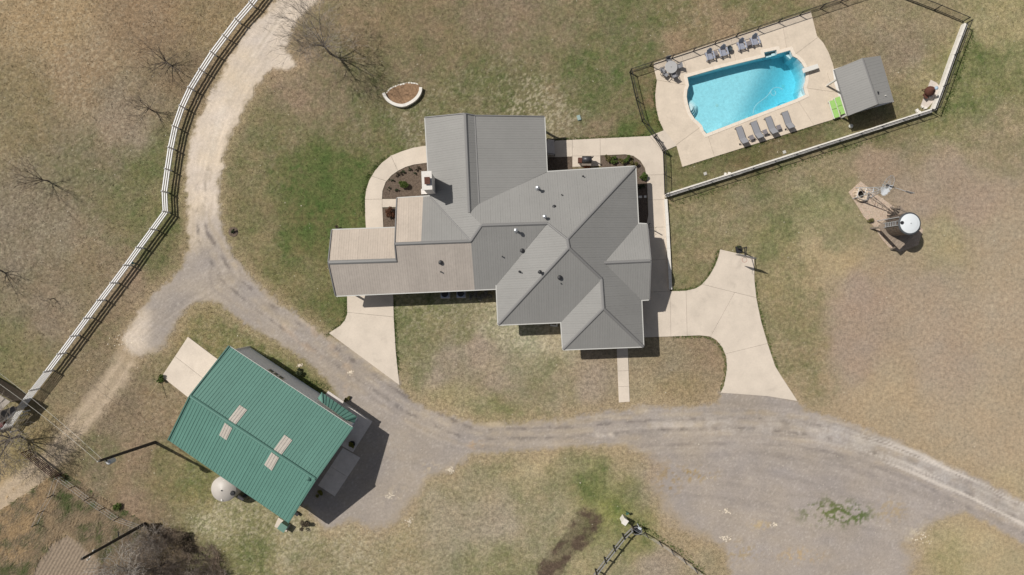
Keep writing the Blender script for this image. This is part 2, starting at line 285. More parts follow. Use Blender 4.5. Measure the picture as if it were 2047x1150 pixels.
def ground_colour(PX, PY):
    """albedo (n,3), road share, other masks for photo-unit positions on the ground"""
    sh = PX.shape; PX = PX.ravel(); PY = PY.ravel()
    wx = PX + 30 * (vnoise(PX / 60, PY / 60, 1, 3) - .5) * 2; wy = PY + 30 * (vnoise(PX / 60, PY / 60, 2, 3) - .5) * 2
    num = np.zeros((len(PX), 5)); den = np.zeros(len(PX))
    feats = np.concatenate([LIN(GSA[:, 2:5]), GSA[:, 5:7]], 1)
    for i in range(len(GSA)):
        d2 = (wx - GSA[i, 0]) ** 2 + (wy - GSA[i, 1]) ** 2
        ww = 1 / (d2 + 500.0) ** 1.9
        den += ww; num += ww[:, None] * feats[i]
    f = num / den[:, None]
    col = f[:, :3]; gr = f[:, 3]; th = f[:, 4]
    # broad mottling of the dry sward
    east = sstep(1600, 1700, PX + .1 * (PY - 500)) * sstep(270, 340, PY)
    m1 = vnoise(PX / 46, PY / 46, 3, 4); m2 = vnoise(PX / 9, PY / 9, 4, 3)
    col = col * (1 + (.26 * (m1 - .5) + .20 * (m2 - .5)) * (1 - .5 * east))[:, None]
    # reddish / straw drift
    m3 = vnoise(PX / 30, PY / 30, 5, 3)[:, None]
    col = col * (1 + (m3 - .5) * np.array([.08, .0, -.08]))
    # green growth
    gn = .46 * vnoise(PX / 34, PY / 34, 6, 4) + .30 * vnoise(PX / 11, PY / 11, 7, 3) + .24 * vnoise(PX / 4.5, PY / 4.5, 10, 2)
    ga = np.clip(gr * .92 + (gn - .5) * 2.3 * (.35 + gr), 0, .94) * sstep(.0, .22, gr)
    gv = vnoise(PX / 22, PY / 22, 8, 3)[:, None]
    gcol = LIN(np.array([70., 98, 46])) * gv + LIN(np.array([106., 110, 68])) * (1 - gv)
    col = col * (1 - ga[:, None]) + gcol * ga[:, None]
    # bleached tufts
    tn = vnoise(PX / 3.6, PY / 3.6, 9, 2)
    ta = sstep(.62 - .16 * th, .74 - .14 * th, tn) * th * .75
    col = col * (1 - ta[:, None]) + LIN(np.array([202., 190, 164])) * ta[:, None]
    # --- stained soil next to roads and the dark dug patch
    n8 = vnoise(PX / 10, PY / 10, 12, 4) - .5; n3 = vnoise(PX / 3, PY / 3, 13, 2) - .5
    def sdf(poly):
        d = segdist(PX, PY, poly); return np.where(inpoly(PX, PY, poly), -d, d)
    dk = sdf(smooth_poly(DARKPATCH, 1)); a = sstep(8, -8, dk + 16 * n8 + 12 * n3) * (.55 + .45 * sstep(.35, .6, vnoise(PX / 16, PY / 16, 14, 3))) * .92
    col = col * (1 - a[:, None]) + LIN(np.array([90., 74, 64])) * a[:, None]
    # two-track dirt lane
    tr = [(268, 690), (244, 735), (205, 790), (150, 858), (104, 915), (60, 955), (0, 1000), (-60, 1040)]
    dirt = np.zeros(len(PX))
    for off in (-10, 12):
        t2 = [(x + off * .8, y + off * .6) for x, y in tr]
        dd = segdist(PX, PY, t2, False)
        wl = 1 + .9 * sstep(880, 980, PY); dirt = np.maximum(dirt, sstep(12 * wl, 2, dd + 16 * n8 + 6 * n3))
    dc = segdist(PX, PY, tr, False); wide = sstep(34, 14, dc + 22 * n8) * .62 * sstep(.25, .55, vnoise(PX / 20, PY / 20, 85, 3) + .2)
    dirt = np.clip(np.maximum(dirt * .9, wide), 0, .9)
    col = col * (1 - dirt[:, None]) + LIN(np.array([192., 173, 149])) * (1 + .3 * n8[:, None]) * dirt[:, None]
    # --- road
    dr = sdf(ROAD)
    yard = sstep(1290, 1340, PX) * sstep(905, 960, PY)
    halo = sstep(26, 0, dr + 16 * n8) * (1 - sstep(-14, -2, -dr * 1)) * .55
    halo = sstep(34, 2, dr + 26 * n8) * .55 * (dr > -40)
    col = col * (1 - halo[:, None]) + LIN(np.array([174., 153, 124])) * (1 + .25 * n3[:, None]) * halo[:, None]
    soft = 6 + 26 * np.exp(-(((PX - 1350) / 90.) ** 2 + ((PY - 1010) / 110.) ** 2)) + 18 * np.exp(-(((PX - 1830) / 90.) ** 2 + ((PY - 1090) / 70.) ** 2)) + 10 * np.exp(-(((PX - 800) / 120.) ** 2 + ((PY - 1030) / 70.) ** 2)) + 8 * np.exp(-(((PX - 300) / 60.) ** 2 + ((PY - 680) / 60.) ** 2))
    rm = sstep(1, -1, (dr + 14 * n8 + 9 * n3 + 1.1 * soft * (vnoise(PX / 24, PY / 24, 17, 4) - .5)) / soft)
    nr = vnoise(PX / 40, PY / 40, 15, 4) - .5; nf = vnoise(PX / 2.4, PY / 2.4, 16, 2) - .5
    cal = LIN(np.array([221., 205, 186])) ; asp = LIN(np.array([169., 158, 147])); yrd = LIN(np.array([171., 160, 150])); pale = LIN(np.array([196., 184, 174]))
    fc = sstep(530, 410, PY + 110 * nr + .35 * (PX - 400)) * (PX < 700)
    fb = sstep(60, 15, np.hypot((PX - 262) * .9, (PY - 672) * .6) + 60 * nr) * .8
    fc = np.maximum(fc, fb)
    rc = asp[None] * (1 - fc[:, None]) + cal[None] * fc[:, None]
    rc = rc * (1 - yard[:, None]) + yrd[None] * yard[:, None]
    # wheel streaks following the roads
    def lane(pts, wdt, c, amt, seed):
        d = segdist(PX, PY, pts, False); q = sstep(wdt, wdt * .2, d + 8 * n8) * amt * sstep(.35, .65, vnoise(PX / 18, PY / 18, seed, 3))
        return q[:, None], LIN(np.array(c, float))
    L1 = [(402, 360), (404, 470), (455, 555), (540, 625), (640, 690), (740, 760), (830, 820), (940, 868), (1100, 866), (1300, 850), (1500, 845), (1650, 862), (1800, 910), (1940, 975), (2080, 1045)]
    off = lambda P, dx, dy: [(x + dx, y + dy) for x, y in P]
    for pts, wd, c, amt, sd_ in ((off(L1, 8, -10), 4, (132, 122, 114), .85, 21), (off(L1, -8, 10), 4, (134, 125, 117), .8, 22), (off(L1, 0, 0), 8, (184, 170, 152), .6, 23), (off(L1, 16, -20), 8, (182, 166, 144), .6, 35), (off(L1, -18, 22), 7, (180, 165, 146), .45, 36), (off(L1[8:], 0, 40), 5, (148, 138, 130), .6, 37), (off(L1[8:], 6, 62), 7, (150, 140, 132), .5, 38),
                                 (L1[9:], 34, (190, 180, 170), .55, 39), (L1[11:], 30, (192, 183, 173), .6, 24), ([(640, 660), (720, 716), (800, 780), (880, 830), (960, 848), (1100, 845), (1290, 820)], 13, (190, 174, 150), .6, 40), ([(850, 960), (940, 912), (1080, 900), (1250, 892)], 10, (188, 171, 146), .6, 42), 
                                 ([(600, 640), (660, 690), (700, 740), (690, 790)], 12, (196, 174, 150), .55, 27), ([(560, 650), (640, 715)], 9, (190, 168, 146), .5, 28),
                                 ([(1195, 868), (1240, 868)], 9, (206, 192, 176), .9, 29), ([(495, 60), (420, 200), (396, 330), (396, 420)], 7, (206, 190, 170), .5, 30), ([(575, 20), (490, 130), (440, 230), (418, 340)], 9, (232, 218, 200), .5, 31)):
        q, c2 = lane(pts, wd, c, amt, sd_); rc = rc * (1 - q) + c2 * q
    # weeds and straw in the yard
    wn = vnoise(PX / 11, PY / 11, 32, 4); 
    for (cx, cy, rx, ry, c, amt) in ((1655, 1022, 75, 36, (108, 114, 72), 1.0), (1705, 1030, 55, 30, (100, 112, 66), 1.0), (1390, 948, 55, 20, (170, 146, 100), .9), (1335, 960, 40, 40, (166, 142, 102), .8), (1520, 1050, 30, 14, (196, 172, 128), .6), (1600, 1110, 60, 20, (186, 160, 120), .7), (1780, 1020, 40, 30, (180, 158, 120), .6), (1480, 1105, 50, 30, (168, 146, 104), .6), (1840, 1070, 40, 24, (220, 206, 184), .8), (950, 888, 20, 12, (190, 160, 124), .7), (860, 935, 24, 14, (206, 188, 160), .7), (790, 990, 40, 30, (190, 176, 156), .5), (770, 900, 60, 50, (170, 163, 156), .4)):
        e = np.hypot((PX - cx) / rx, (PY - cy) / ry)
        q = sstep(1.25, .2, e) * sstep(.50, .62, .5 * wn + .5 * vnoise(PX / 4.5, PY / 4.5, 83, 2)) * amt
        rc = rc * (1 - q[:, None]) + LIN(np.array(c, float)) * q[:, None]
    drift = vnoise(PX / 55 + 31, PY / 38, 34, 4)[:, None]
    rc = rc * (1 + (drift - .5) * np.array([.16, .10, -.06]))
    # long wheel streaks drawn along each lane
    def streaks(pts, reach, amt, seed, kx=95., ky=4.5):
        S, D = lane_coords(PX, PY, smooth_poly(pts, 2, False)); q = sstep(reach, reach * .55, np.abs(D))
        z = .6 * vnoise(S / kx, D / ky, seed, 2) + .4 * vnoise(S / (kx * .3), D / (ky * .6), seed + 50, 2)
        return 1 + q * amt * (z - .5), S, D
    CL = [(600, -40), (570, 20), (505, 115), (450, 220), (418, 320), (408, 400), (410, 470), (450, 550)]
    k1, S1, D1 = streaks(L1[2:], 62, 0.45, 71); k2, _, D2 = streaks(CL, 46, .34, 73); k3, _, _ = streaks([(430, 560), (350, 610), (270, 680)], 40, .4, 75)
    k4, _, _ = streaks([(1250, 930), (1450, 930), (1700, 980), (1950, 1060)], 120, .34, 77, 120., 8.)
    rc = rc * (k1 * k2 * k3 * k4)[:, None]
    wv = vnoise(S1 / 120., D1 / 3.5, 79, 3)
    wq = sstep(1560, 1850, PX) * (sstep(13, 3, np.abs(D1 + 14)) + sstep(13, 3, np.abs(D1 - 16))) * sstep(.36, .6, wv) * .85
    rc = rc * (1 - wq[:, None]) + LIN(np.array([222., 211, 199])) * wq[:, None]
    gq = (sstep(5, 1, np.abs(D2 - 1)) * .5 + sstep(7, 2, np.abs(D2 + 24)) * .35) * sstep(.4, .62, vnoise(PX / 22, PY / 22, 81, 3)) * fc
    rc = rc * (1 - gq[:, None]) + LIN(np.array([188., 174, 156])) * gq[:, None]
    rc = rc * (1 + .20 * nr + .12 * nf + .10 * n8)[:, None]
    sp = sstep(.80, .88, vnoise(PX / 1.9, PY / 1.9, 33, 1)) * .2 * rm
    rc = rc * (1 - sp[:, None]) + LIN(np.array([226., 216, 204])) * sp[:, None]
    col = col * (1 - rm[:, None]) + rc * rm[:, None]
    bare = np.maximum(np.maximum(rm, dirt * .8), .28 * east)
    return np.clip(col, .01, .8), rm, dirt, bare, fc, ga, gr

# fine grid with far skirts
fx = np.arange(-53.2, 53.21, .16); fy = np.arange(-31.0, 31.01, .16)
ext = np.array([1.5, 4, 9, 18, 35, 70, 140, 280, 560, 1100])
gx = np.concatenate([fx[0] - ext[::-1], fx, fx[-1] + ext]); gy = np.concatenate([fy[0] - ext[::-1], fy, fy[-1] + ext])
GX, GY = np.meshgrid(gx, gy, indexing='ij')
PXg, PYg = GX * 20 + 1023.5, 575 - GY * 20
gcol, rmask, dmask, bare, calc, gamask, grf = ground_colour(np.clip(PXg, -300, 2350), np.clip(PYg, -200, 1350))
NX, NY = GX.shape
farv = ((np.abs(GX) > 53.6) | (np.abs(GY) > 31.4)).ravel()      # beyond the surveyed plot: open dry pasture
fn_ = vnoise(GX.ravel() / 9 + 200, GY.ravel() / 9 + 200, 87, 4)[:, None]
gcol[farv] = (LIN(np.array([156., 138, 112])) * (1 - .35 * fn_) + LIN(np.array([118., 116, 80])) * .35 * fn_)[farv]
rm2 = rmask.reshape(NX, NY); dm2 = dmask.reshape(NX, NY); fc2 = calc.reshape(NX, NY); bare2 = bare.reshape(NX, NY)
relief = (vnoise(PXg / 9, PYg / 9, 41, 3) - .5) * .05 * (1 - bare2)
relief[(np.abs(GX) > 54) | (np.abs(GY) > 32)] = 0

def ground_mat(name, amt, scale, bump, spec=.15):
    m = bpy.data.materials.new(name); m.use_nodes = True
    n = m.node_tree.nodes; L = m.node_tree.links; p = n["Principled BSDF"]
    p.inputs["Roughness"].default_value = .95; p.inputs["Specular IOR Level"].default_value = spec
    at = n.new("ShaderNodeVertexColor"); at.layer_name = "col"
    geo = n.new("ShaderNodeNewGeometry")
    cur = at.outputs[0]
    for sc, a, det in ((scale, amt, 4), (scale * .27, amt * .7, 3)):
        t = n.new("ShaderNodeTexNoise"); t.inputs["Scale"].default_value = sc; t.inputs["Detail"].default_value = det; t.inputs["Roughness"].default_value = .65
        L.new(geo.outputs["Position"], t.inputs["Vector"])
        r = n.new("ShaderNodeMapRange"); r.inputs[1].default_value = .32; r.inputs[2].default_value = .68; r.inputs[3].default_value = 1 - a; r.inputs[4].default_value = 1 + a
        L.new(t.outputs["Fac"], r.inputs[0])
        mxa = n.new("ShaderNodeMix"); mxa.data_type = 'FLOAT'; mxa.inputs[2].default_value = 1.0
        L.new(at.outputs["Alpha"], mxa.inputs[0]); L.new(r.outputs[0], mxa.inputs[3])
        v = n.new("ShaderNodeVectorMath"); v.operation = 'SCALE'; L.new(cur, v.inputs[0]); L.new(mxa.outputs[0], v.inputs["Scale"]); cur = v.outputs[0]
    L.new(cur, p.inputs["Base Color"])
    if bump:
        t = n.new("ShaderNodeTexNoise"); t.inputs["Scale"].default_value = scale * 1.6; t.inputs["Detail"].default_value = 4
        L.new(geo.outputs["Position"], t.inputs["Vector"])
        b = n.new("ShaderNodeBump"); b.inputs["Strength"].default_value = bump; b.inputs["Distance"].default_value = .06
        L.new(t.outputs["Fac"], b.inputs["Height"]); L.new(b.outputs[0], p.inputs["Normal"])
    return m
M_SWARD = ground_mat("dry grass sward", .42, 11.0, .6)
M_ROADM = ground_mat("crushed stone", .11, 14.0, .3)
M_DIRT = ground_mat("packed dirt", .2, 7.0, .5)

def grid_object(name, keep, Z, m):
    """faces of the fine grid where keep (NX-1,NY-1) is true"""
    idx = np.arange(NX * NY).reshape(NX, NY)
    a = idx[:-1, :-1][keep]; b = idx[1:, :-1][keep]; c = idx[1:, 1:][keep]; d = idx[:-1, 1:][keep]
    F = np.stack([a, b, c, d], 1)
    used, inv = np.unique(F.ravel(), return_inverse=True)
    P = np.stack([GX.ravel()[used], GY.ravel()[used], Z.ravel()[used]], 1)
    nf = len(F)
    me = bpy.data.meshes.new(name)
    me.vertices.add(len(P)); me.vertices.foreach_set("co", P.ravel().astype(np.float32))
    me.loops.add(nf * 4); me.loops.foreach_set("vertex_index", inv.astype(np.int32))
    me.polygons.add(nf); me.polygons.foreach_set("loop_start", np.arange(0, nf * 4, 4, dtype=np.int32)); me.polygons.foreach_set("loop_total", np.full(nf, 4, np.int32))
    me.polygons.foreach_set("use_smooth", np.ones(nf, bool))
    me.update()
    ca = me.color_attributes.new("col", 'FLOAT_COLOR', 'POINT')
    cc = np.ones((len(used), 4), np.float32); cc[:, :3] = gcol[used]; cc[:, 3] = 1.0 if name != 'ground' else np.clip(1 - .9 * bare[used], .38, 1); ca.data.foreach_set("color", cc.ravel())
    me.materials.append(m)
    o = bpy.data.objects.new(name, me); COL.objects.link(o); o["kind"] = "structure"
    return o
CXc = (PXg[:-1, :-1] + PXg[1:, 1:]) / 2; CYc = (PYg[:-1, :-1] + PYg[1:, 1:]) / 2
pin = inpoly(CXc, CYc, POOL); pd = segdist(CXc, CYc, POOL)
hole = pin | (pd < 4.2)
# keep soil low under slabs and pads
flat = np.zeros((NX, NY), bool)
for poly in (DECK, WALK_NW, WALK_E, DRIVE_E, DRIVE_W, PATH_S, PAD_BW, PAD_BN, PAD_BE): flat |= inpoly(PXg, PYg, poly)
relief[flat] = -.03
grid_object("ground", ~hole, relief, M_SWARD)
def cells(a, thr): return ((a[:-1, :-1] + a[1:, :-1] + a[1:, 1:] + a[:-1, 1:]) / 4 > thr)
rk = cells(rm2, .42); ck = cells(fc2, .5)
infar = (np.abs(CXc - 1023) < 1062) & (np.abs(CYc - 575) < 620)
Zr = np.maximum(relief, 0) + .012 + .02 * rm2
grid_object("gravel_road", rk & ck & infar, Zr, M_ROADM)
grid_object("asphalt_road", rk & ~ck & infar, Zr, M_ROADM)
grid_object("dirt_track", cells(dm2, .4) & ~rk & infar, np.maximum(relief, 0) + .012, M_DIRT)

# ------------------------------------------------------------------ slabs cut by joints
def slab_area(root, outline, joints, mats, top=.07, thick=.14, holes=(), slot=.02, name="concrete_slab", label=None):
    """splits an outline (photo units) into slabs along its joints; each slab is a part of root"""
    verts = []; edges = []
    def loop(pts):
        b = len(verts); verts.extend(Vector((p[0], p[1])) for p in pts); n = len(pts)
        edges.extend((b + i, b + (i + 1) % n) for i in range(n))
    O = [G(*p).xy for p in outline]; O = [(v.x, v.y) for v in O]; loop(O)
    HO = []
    for h in holes:
        hh = [(G(*p).x, G(*p).y) for p in h]; HO.append(hh); loop(hh)
    SL = []
    for a, b in joints:
        a = G(*a).xy; b = G(*b).xy; d = (b - a).normalized(); nrm = Vector((-d.y, d.x)) * slot / 2
        a = a - d * .06; b = b + d * .06
        q = [(a + nrm), (b + nrm), (b - nrm), (a - nrm)]; q = [(v.x, v.y) for v in q]; SL.append(q); loop(q)
    vo, eo, fo, _, _, _ = delaunay_2d_cdt(verts, edges, [], 0, 1e-6)
    V = np.array([(v.x, v.y) for v in vo]); F = np.array([f for f in fo])
    cen = V[F].mean(1)
    keep = inpoly(cen[:, 0], cen[:, 1], O)
    for h in HO: keep &= ~inpoly(cen[:, 0], cen[:, 1], h)
    for s in SL: keep &= ~inpoly(cen[:, 0], cen[:, 1], s)
    F = F[keep]
    par = list(range(len(F)))
    def find(i):
        while par[i] != i: par[i] = par[par[i]]; i = par[i]
        return i
    em = {}
    for i, f in enumerate(F):
        for k in range(3):
            e = tuple(sorted((f[k], f[(k + 1) % 3])))
            if e in em: par[find(i)] = find(em[e])
            else: em[e] = i
    comp = {}
    for i in range(len(F)): comp.setdefault(find(i), []).append(i)
    out = []
    for ci, fl in enumerate(comp.values()):
        tri = F[fl]
        area = sum(abs((V[t[1]][0] - V[t[0]][0]) * (V[t[2]][1] - V[t[0]][1]) - (V[t[2]][0] - V[t[0]][0]) * (V[t[1]][1] - V[t[0]][1])) / 2 for t in tri)
        if area < .03: continue
        used = sorted(set(tri.ravel())); ix = {v: i for i, v in enumerate(used)}; n = len(used)
        dz = random.uniform(-.004, .004)
        vs = [(V[v][0], V[v][1], top + dz) for v in used] + [(V[v][0], V[v][1], top - thick) for v in used]
        fs = []; cnt = {}
        for t in tri:
            ar = (V[t[1]][0] - V[t[0]][0]) * (V[t[2]][1] - V[t[0]][1]) - (V[t[2]][0] - V[t[0]][0]) * (V[t[1]][1] - V[t[0]][1])
            t = list(t) if ar > 0 else list(t[::-1])
            fs.append(tuple(ix[v] for v in t)); fs.append(tuple(ix[v] + n for v in t[::-1]))
            for k in range(3):
                e = (t[k], t[(k + 1) % 3]); cnt[e] = 1
        for (a, b) in cnt:
            if (b, a) not in cnt: fs.append((ix[a], ix[a] + n, ix[b] + n, ix[b]))
        out.append(meshobj(name, vs, fs, mats, root))
    return out
M_CONC = mat("concrete", C(223, 209, 192), .9, .6, .07, .15, spec=.2, nscale2=9, namt2=.04, objvar=.025, bscale=60)
M_CONC_D = mat("pool deck concrete", C(224, 208, 188), .9, .9, .06, .15, spec=.2, nscale2=7, namt2=.05, objvar=.02, bscale=60)
M_CONC_G = mat("grey concrete", C(224, 214, 206), .9, 2, .07, .15, spec=.2, nscale2=11, namt2=.05)

def stain(m, scale, dark):
    n = m.node_tree.nodes; L = m.node_tree.links; pb_ = n["Principled BSDF"]; src = pb_.inputs["Base Color"].links[0].from_socket
    g = n.new("ShaderNodeNewGeometry"); t = n.new("ShaderNodeTexNoise"); t.inputs["Scale"].default_value = scale; t.inputs["Detail"].default_value = 8; t.inputs["Roughness"].default_value = .7; t.inputs["Distortion"].default_value = .8
    L.new(g.outputs["Position"], t.inputs["Vector"]); r = n.new("ShaderNodeMapRange"); r.inputs[1].default_value = .56; r.inputs[2].default_value = .78; r.inputs[3].default_value = 1; r.inputs[4].default_value = dark
    L.new(t.outputs["Fac"], r.inputs[0]); v = n.new("ShaderNodeVectorMath"); v.operation = 'SCALE'; L.new(src, v.inputs[0]); L.new(r.outputs[0], v.inputs["Scale"]); L.new(v.outputs[0], pb_.inputs["Base Color"])
for m_ in (M_CONC, M_CONC_D, M_CONC_G): stain(m_, .55, .80); stain(m_, 3.2, .90)
def offset_poly(pts, d):
    n = len(pts); out = []
    ar = sum(pts[i][0] * pts[(i + 1) % n][1] - pts[(i + 1) % n][0] * pts[i][1] for i in range(n))
    s = 1 if ar > 0 else -1
    for i in range(n):
        a = Vector(pts[i - 1]); b = Vector(pts[i]); c = Vector(pts[(i + 1) % n])
        d1 = (b - a).normalized(); d2 = (c - b).normalized()
        n1 = Vector((d1.y, -d1.x)) * s; n2 = Vector((d2.y, -d2.x)) * s
        m = (n1 + n2); m = m.normalized() / max(.5, math.sqrt((1 + n1.dot(n2)) / 2))
        q = b + m * d; out.append((q.x, q.y))
    return out
COPE = offset_poly(POOL, 6.5)
deck = structure("pool_deck")
slab_area(deck, DECK, [((1361, 108), (1373.6, 144)), ((1312, 160.3), (1369, 170.6)), ((1634, 75.5), (1589, 109.5)), ((1562.4, 41), (1572, 96)), ((1614, 177), (1678, 186)),
                      ((1653.5, 148), (1665, 184)), ((1399, 255), (1351, 290.5)), ((1414.7, 272), (1428.5, 314)), ((1511, 232), (1524, 284)), ((1593.5, 200), (1627, 251.5)), ((1460.5, 74), (1470, 123))],
          M_CONC_D, holes=[COPE])
wk = structure("walkway")
slab_area(wk, WALK_NW, [((781.5, 310.8), (795.5, 342)), ((729.5, 399), (764, 398.4)), ((764, 398), (764.2, 415)), ((741, 352), (772, 362))], M_CONC)
wk2 = structure("walkway")
slab_area(wk2, WALK_E, [((1144, 279.5), (1144, 334.5)), ((1144, 312.2), (1200.5, 312.2)), ((1199.5, 277), (1200.2, 333)), ((1292, 350.5), (1327.5, 349.5)), ((1294, 400), (1329, 399.6)), ((1290, 520), (1337, 519)), ((1327.6, 260), (1353, 292)), ((1298, 272), (1325, 304)), ((1297, 455), (1333, 454))], M_CONC)
de = structure("driveway")
slab_area(de, DRIVE_E, [((1371, 581), (1373.5, 671.5)), ((1405, 569), (1512.5, 595.5)), ((1468, 585.5), (1419, 674)), ((1449.5, 707.5), (1535.5, 686.5)), ((1339, 582), (1341, 673))], M_CONC)
dw = structure("driveway")
slab_area(dw, DRIVE_W, [((690, 624), (789, 634))], M_CONC)
ps = structure("footpath")
slab_area(ps, PATH_S, [((1233, 712), (1256, 711)), ((1234, 742), (1257, 741)), ((1235, 773), (1258.5, 772))], M_CONC)
pb = structure("concrete_pad"); slab_area(pb, PAD_BW, [((351, 713), (428, 773))], M_CONC)
pb2 = structure("concrete_pad"); slab_area(pb2, PAD_BN, [((690, 800), (668, 832))], M_CONC_G)
pb3 = structure("concrete_pad"); slab_area(pb3, PAD_BE, [((660, 932), (696, 954))], M_CONC_G)

# planting beds and gravel bed
def sheet(name, poly, m, z=.03, subdiv=True):
    P = [(G(*p).x, G(*p).y) for p in poly]
    return MB().prism(P, -.05, z).build(name, m, None, kind="structure")
M_MULCH = mat("bark mulch", C(112, 98, 86), .98, 9, .35, .8, spec=.1, nscale2=40, namt2=.3)
M_SOIL = mat("garden soil", C(150, 122, 96), .98, 6, .3, .8, spec=.1, nscale2=30, namt2=.25)
M_GRAV = mat("river gravel", C(200, 181, 162), .95, 12, .25, .9, spec=.15, nscale2=45, namt2=.3)
for b in (BED_NW, BED_W2, BED_NE, BED_PAT): sheet("planting_bed", b, M_MULCH, .04)
sheet("gravel_bed", GRAVEL, M_GRAV, .05)

# ------------------------------------------------------------------ roofs made of separate ribbed sheets
def hit(p, anchor, h0, down, pitch):
    """where the sight line of photo point p meets the roof plane"""
    gx_, gy_ = (p[0] - 1023.5) / 20, (575 - p[1]) / 20
    k = 1 - h0 / HC; ax, ay = (anchor[0] - 1023.5) / 20 * k, (575 - anchor[1]) / 20 * k
    gd = gx_ * down[0] + gy_ * down[1]; ad = ax * down[0] + ay * down[1]
    z = (h0 - pitch * (gd - ad)) / (1 - pitch * gd / HC)
    return Vector((gx_ * (1 - z / HC), gy_ * (1 - z / HC), z))
def clip_half(poly, u0, sign):
    out = []; n = len(poly)
    for i in range(n):
        a, b = poly[i], poly[(i + 1) % n]; da = (a[0] - u0) * sign; db = (b[0] - u0) * sign
        if da >= 0: out.append(a)
        if (da >= 0) != (db >= 0):
            t = da / (da - db); out.append((a[0] + t * (b[0] - a[0]), a[1] + t * (b[1] - a[1])))
    return out
def roof_plane(house, pts, anchor, h0, down, pitch, m, panel_w=.915, rib=.2287, ribh=.009, ribw=.05, thick=.05, phase=0.0, pname="roof_slope", lift=0.0):
    """one slope: an Empty part with every metal sheet as a sub-part"""
    P3 = [hit(p, anchor, h0, down, pitch) for p in pts]
    dn = Vector((down[0], down[1])); eu = Vector((-dn.y, dn.x))
    A = P3[0]
    P2 = [((Vector(p.xy) - Vector(A.xy)).dot(eu), (Vector(p.xy) - Vector(A.xy)).dot(dn)) for p in P3]
    def W(u, v, dz=0.0):
        q = Vector(A.xy) + eu * u + dn * v
        return (q.x, q.y, A.z - pitch * v + dz + lift)
    part = bpy.data.objects.new(pname, None); link(part, house)
    umin = min(p[0] for p in P2); umax = max(p[0] for p in P2)
    k0 = math.floor((umin - phase) / panel_w)
    u = phase + k0 * panel_w
    nrib = int(round(panel_w / rib))
    while u < umax - 1e-4:
        a, b = max(u, umin), min(u + panel_w, umax)
        poly = clip_half(clip_half(P2, a + .0015, 1), b - .0015, -1)
        cl = []
        for q in poly:
            if not cl or (abs(q[0] - cl[-1][0]) + abs(q[1] - cl[-1][1])) > 1e-3: cl.append(q)
        if len(cl) > 2 and (abs(cl[0][0] - cl[-1][0]) + abs(cl[0][1] - cl[-1][1])) < 1e-3: cl.pop()
        ar = sum(cl[i][0] * cl[(i + 1) % len(cl)][1] - cl[(i + 1) % len(cl)][0] * cl[i][1] for i in range(len(cl))) if len(cl) > 2 else 0
        if abs(ar) > .01:
            if ar > 0: cl = cl[::-1]
            n = len(cl); mb = MB()
            jit = random.uniform(-.0015, .0015)
            top = [W(q[0], q[1], jit) for q in cl]; bot = [W(q[0], q[1], jit - thick) for q in cl]
            # (eu,dn) is a left-handed frame seen from above
            mb.add(top + bot, [tuple(range(n)), tuple(range(2 * n - 1, n - 1, -1))] + [(i, n + i, n + (i + 1) % n, (i + 1) % n) for i in range(n)])
            for r in range(nrib):
                ur = u + r * rib + max(.03, ribw * .55)
                if ur - ribw / 2 < a or ur + ribw / 2 > b: continue
                hh = ribh * (1.12 if r == 0 else 1)
                iv = [sorted(v for v in xs) for xs in [[cl[i][1] + (uu - cl[i][0]) / (cl[(i + 1) % n][0] - cl[i][0]) * (cl[(i + 1) % n][1] - cl[i][1]) for i in range(n) if (cl[i][0] > uu) != (cl[(i + 1) % n][0] > uu)] for uu in (ur - ribw / 2, ur + ribw / 2)]]
                if len(iv[0]) != len(iv[1]) or len(iv[0]) % 2: continue
                for q in range(0, len(iv[0]), 2):
                    l0, l1 = iv[0][q], iv[0][q + 1]; r0, r1 = iv[1][q], iv[1][q + 1]
                    t0, t1 = max(l0, r0), min(l1, r1)
                    if t1 - t0 < .05: continue
                    x0, x1 = ur - ribw / 2, ur + ribw / 2; xi0, xi1 = ur - ribw / 4, ur + ribw / 4
                    mb.add([W(x0, l0, jit), W(xi0, t0, jit + hh), W(xi1, t0, jit + hh), W(x1, r0, jit), W(x0, l1, jit), W(xi0, t1, jit + hh), W(xi1, t1, jit + hh), W(x1, r1, jit)],
                           [(0, 1, 5, 4), (1, 2, 6, 5), (2, 3, 7, 6), (0, 3, 2, 1), (4, 5, 6, 7)])
            o = mb.build("roof_panel", m, part)
        u += panel_w
    return part, P3
def cap(house, a, b, m, wd=.34, h=.05, name="ridge_cap", z=.03):
    """folded metal flashing along a ridge, hip or valley"""
    a = Vector(a); b = Vector(b); d = (b - a).normalized(); s = d.cross(Vector((0, 0, 1))).normalized()
    up = Vector((0, 0, 1)); vs = []
    for p in (a, b):
        p = p + up * z
        vs += [p + s * wd / 2 - up * wd * .20, p + s * wd * .18 + up * h, p - s * wd * .18 + up * h, p - s * wd / 2 - up * wd * .20, p - up * .16]
    return MB().add(vs, [(0, 5, 6, 1), (1, 6, 7, 2), (2, 7, 8, 3), (3, 8, 9, 4), (4, 9, 5, 0), (0, 1, 2, 3, 4), (9, 8, 7, 6, 5)]).build(name, m, house)
def gutter(house, a, b, m, out=(0, 0), name="gutter", wd=.09, ht=.12):
    a = Vector(a); b = Vector(b); o = Vector((out[0], out[1], 0)) * wd * .55
    return MB().bar(a + o - Vector((0, 0, .06)), b + o - Vector((0, 0, .06)), wd, ht).build(name, m, house)

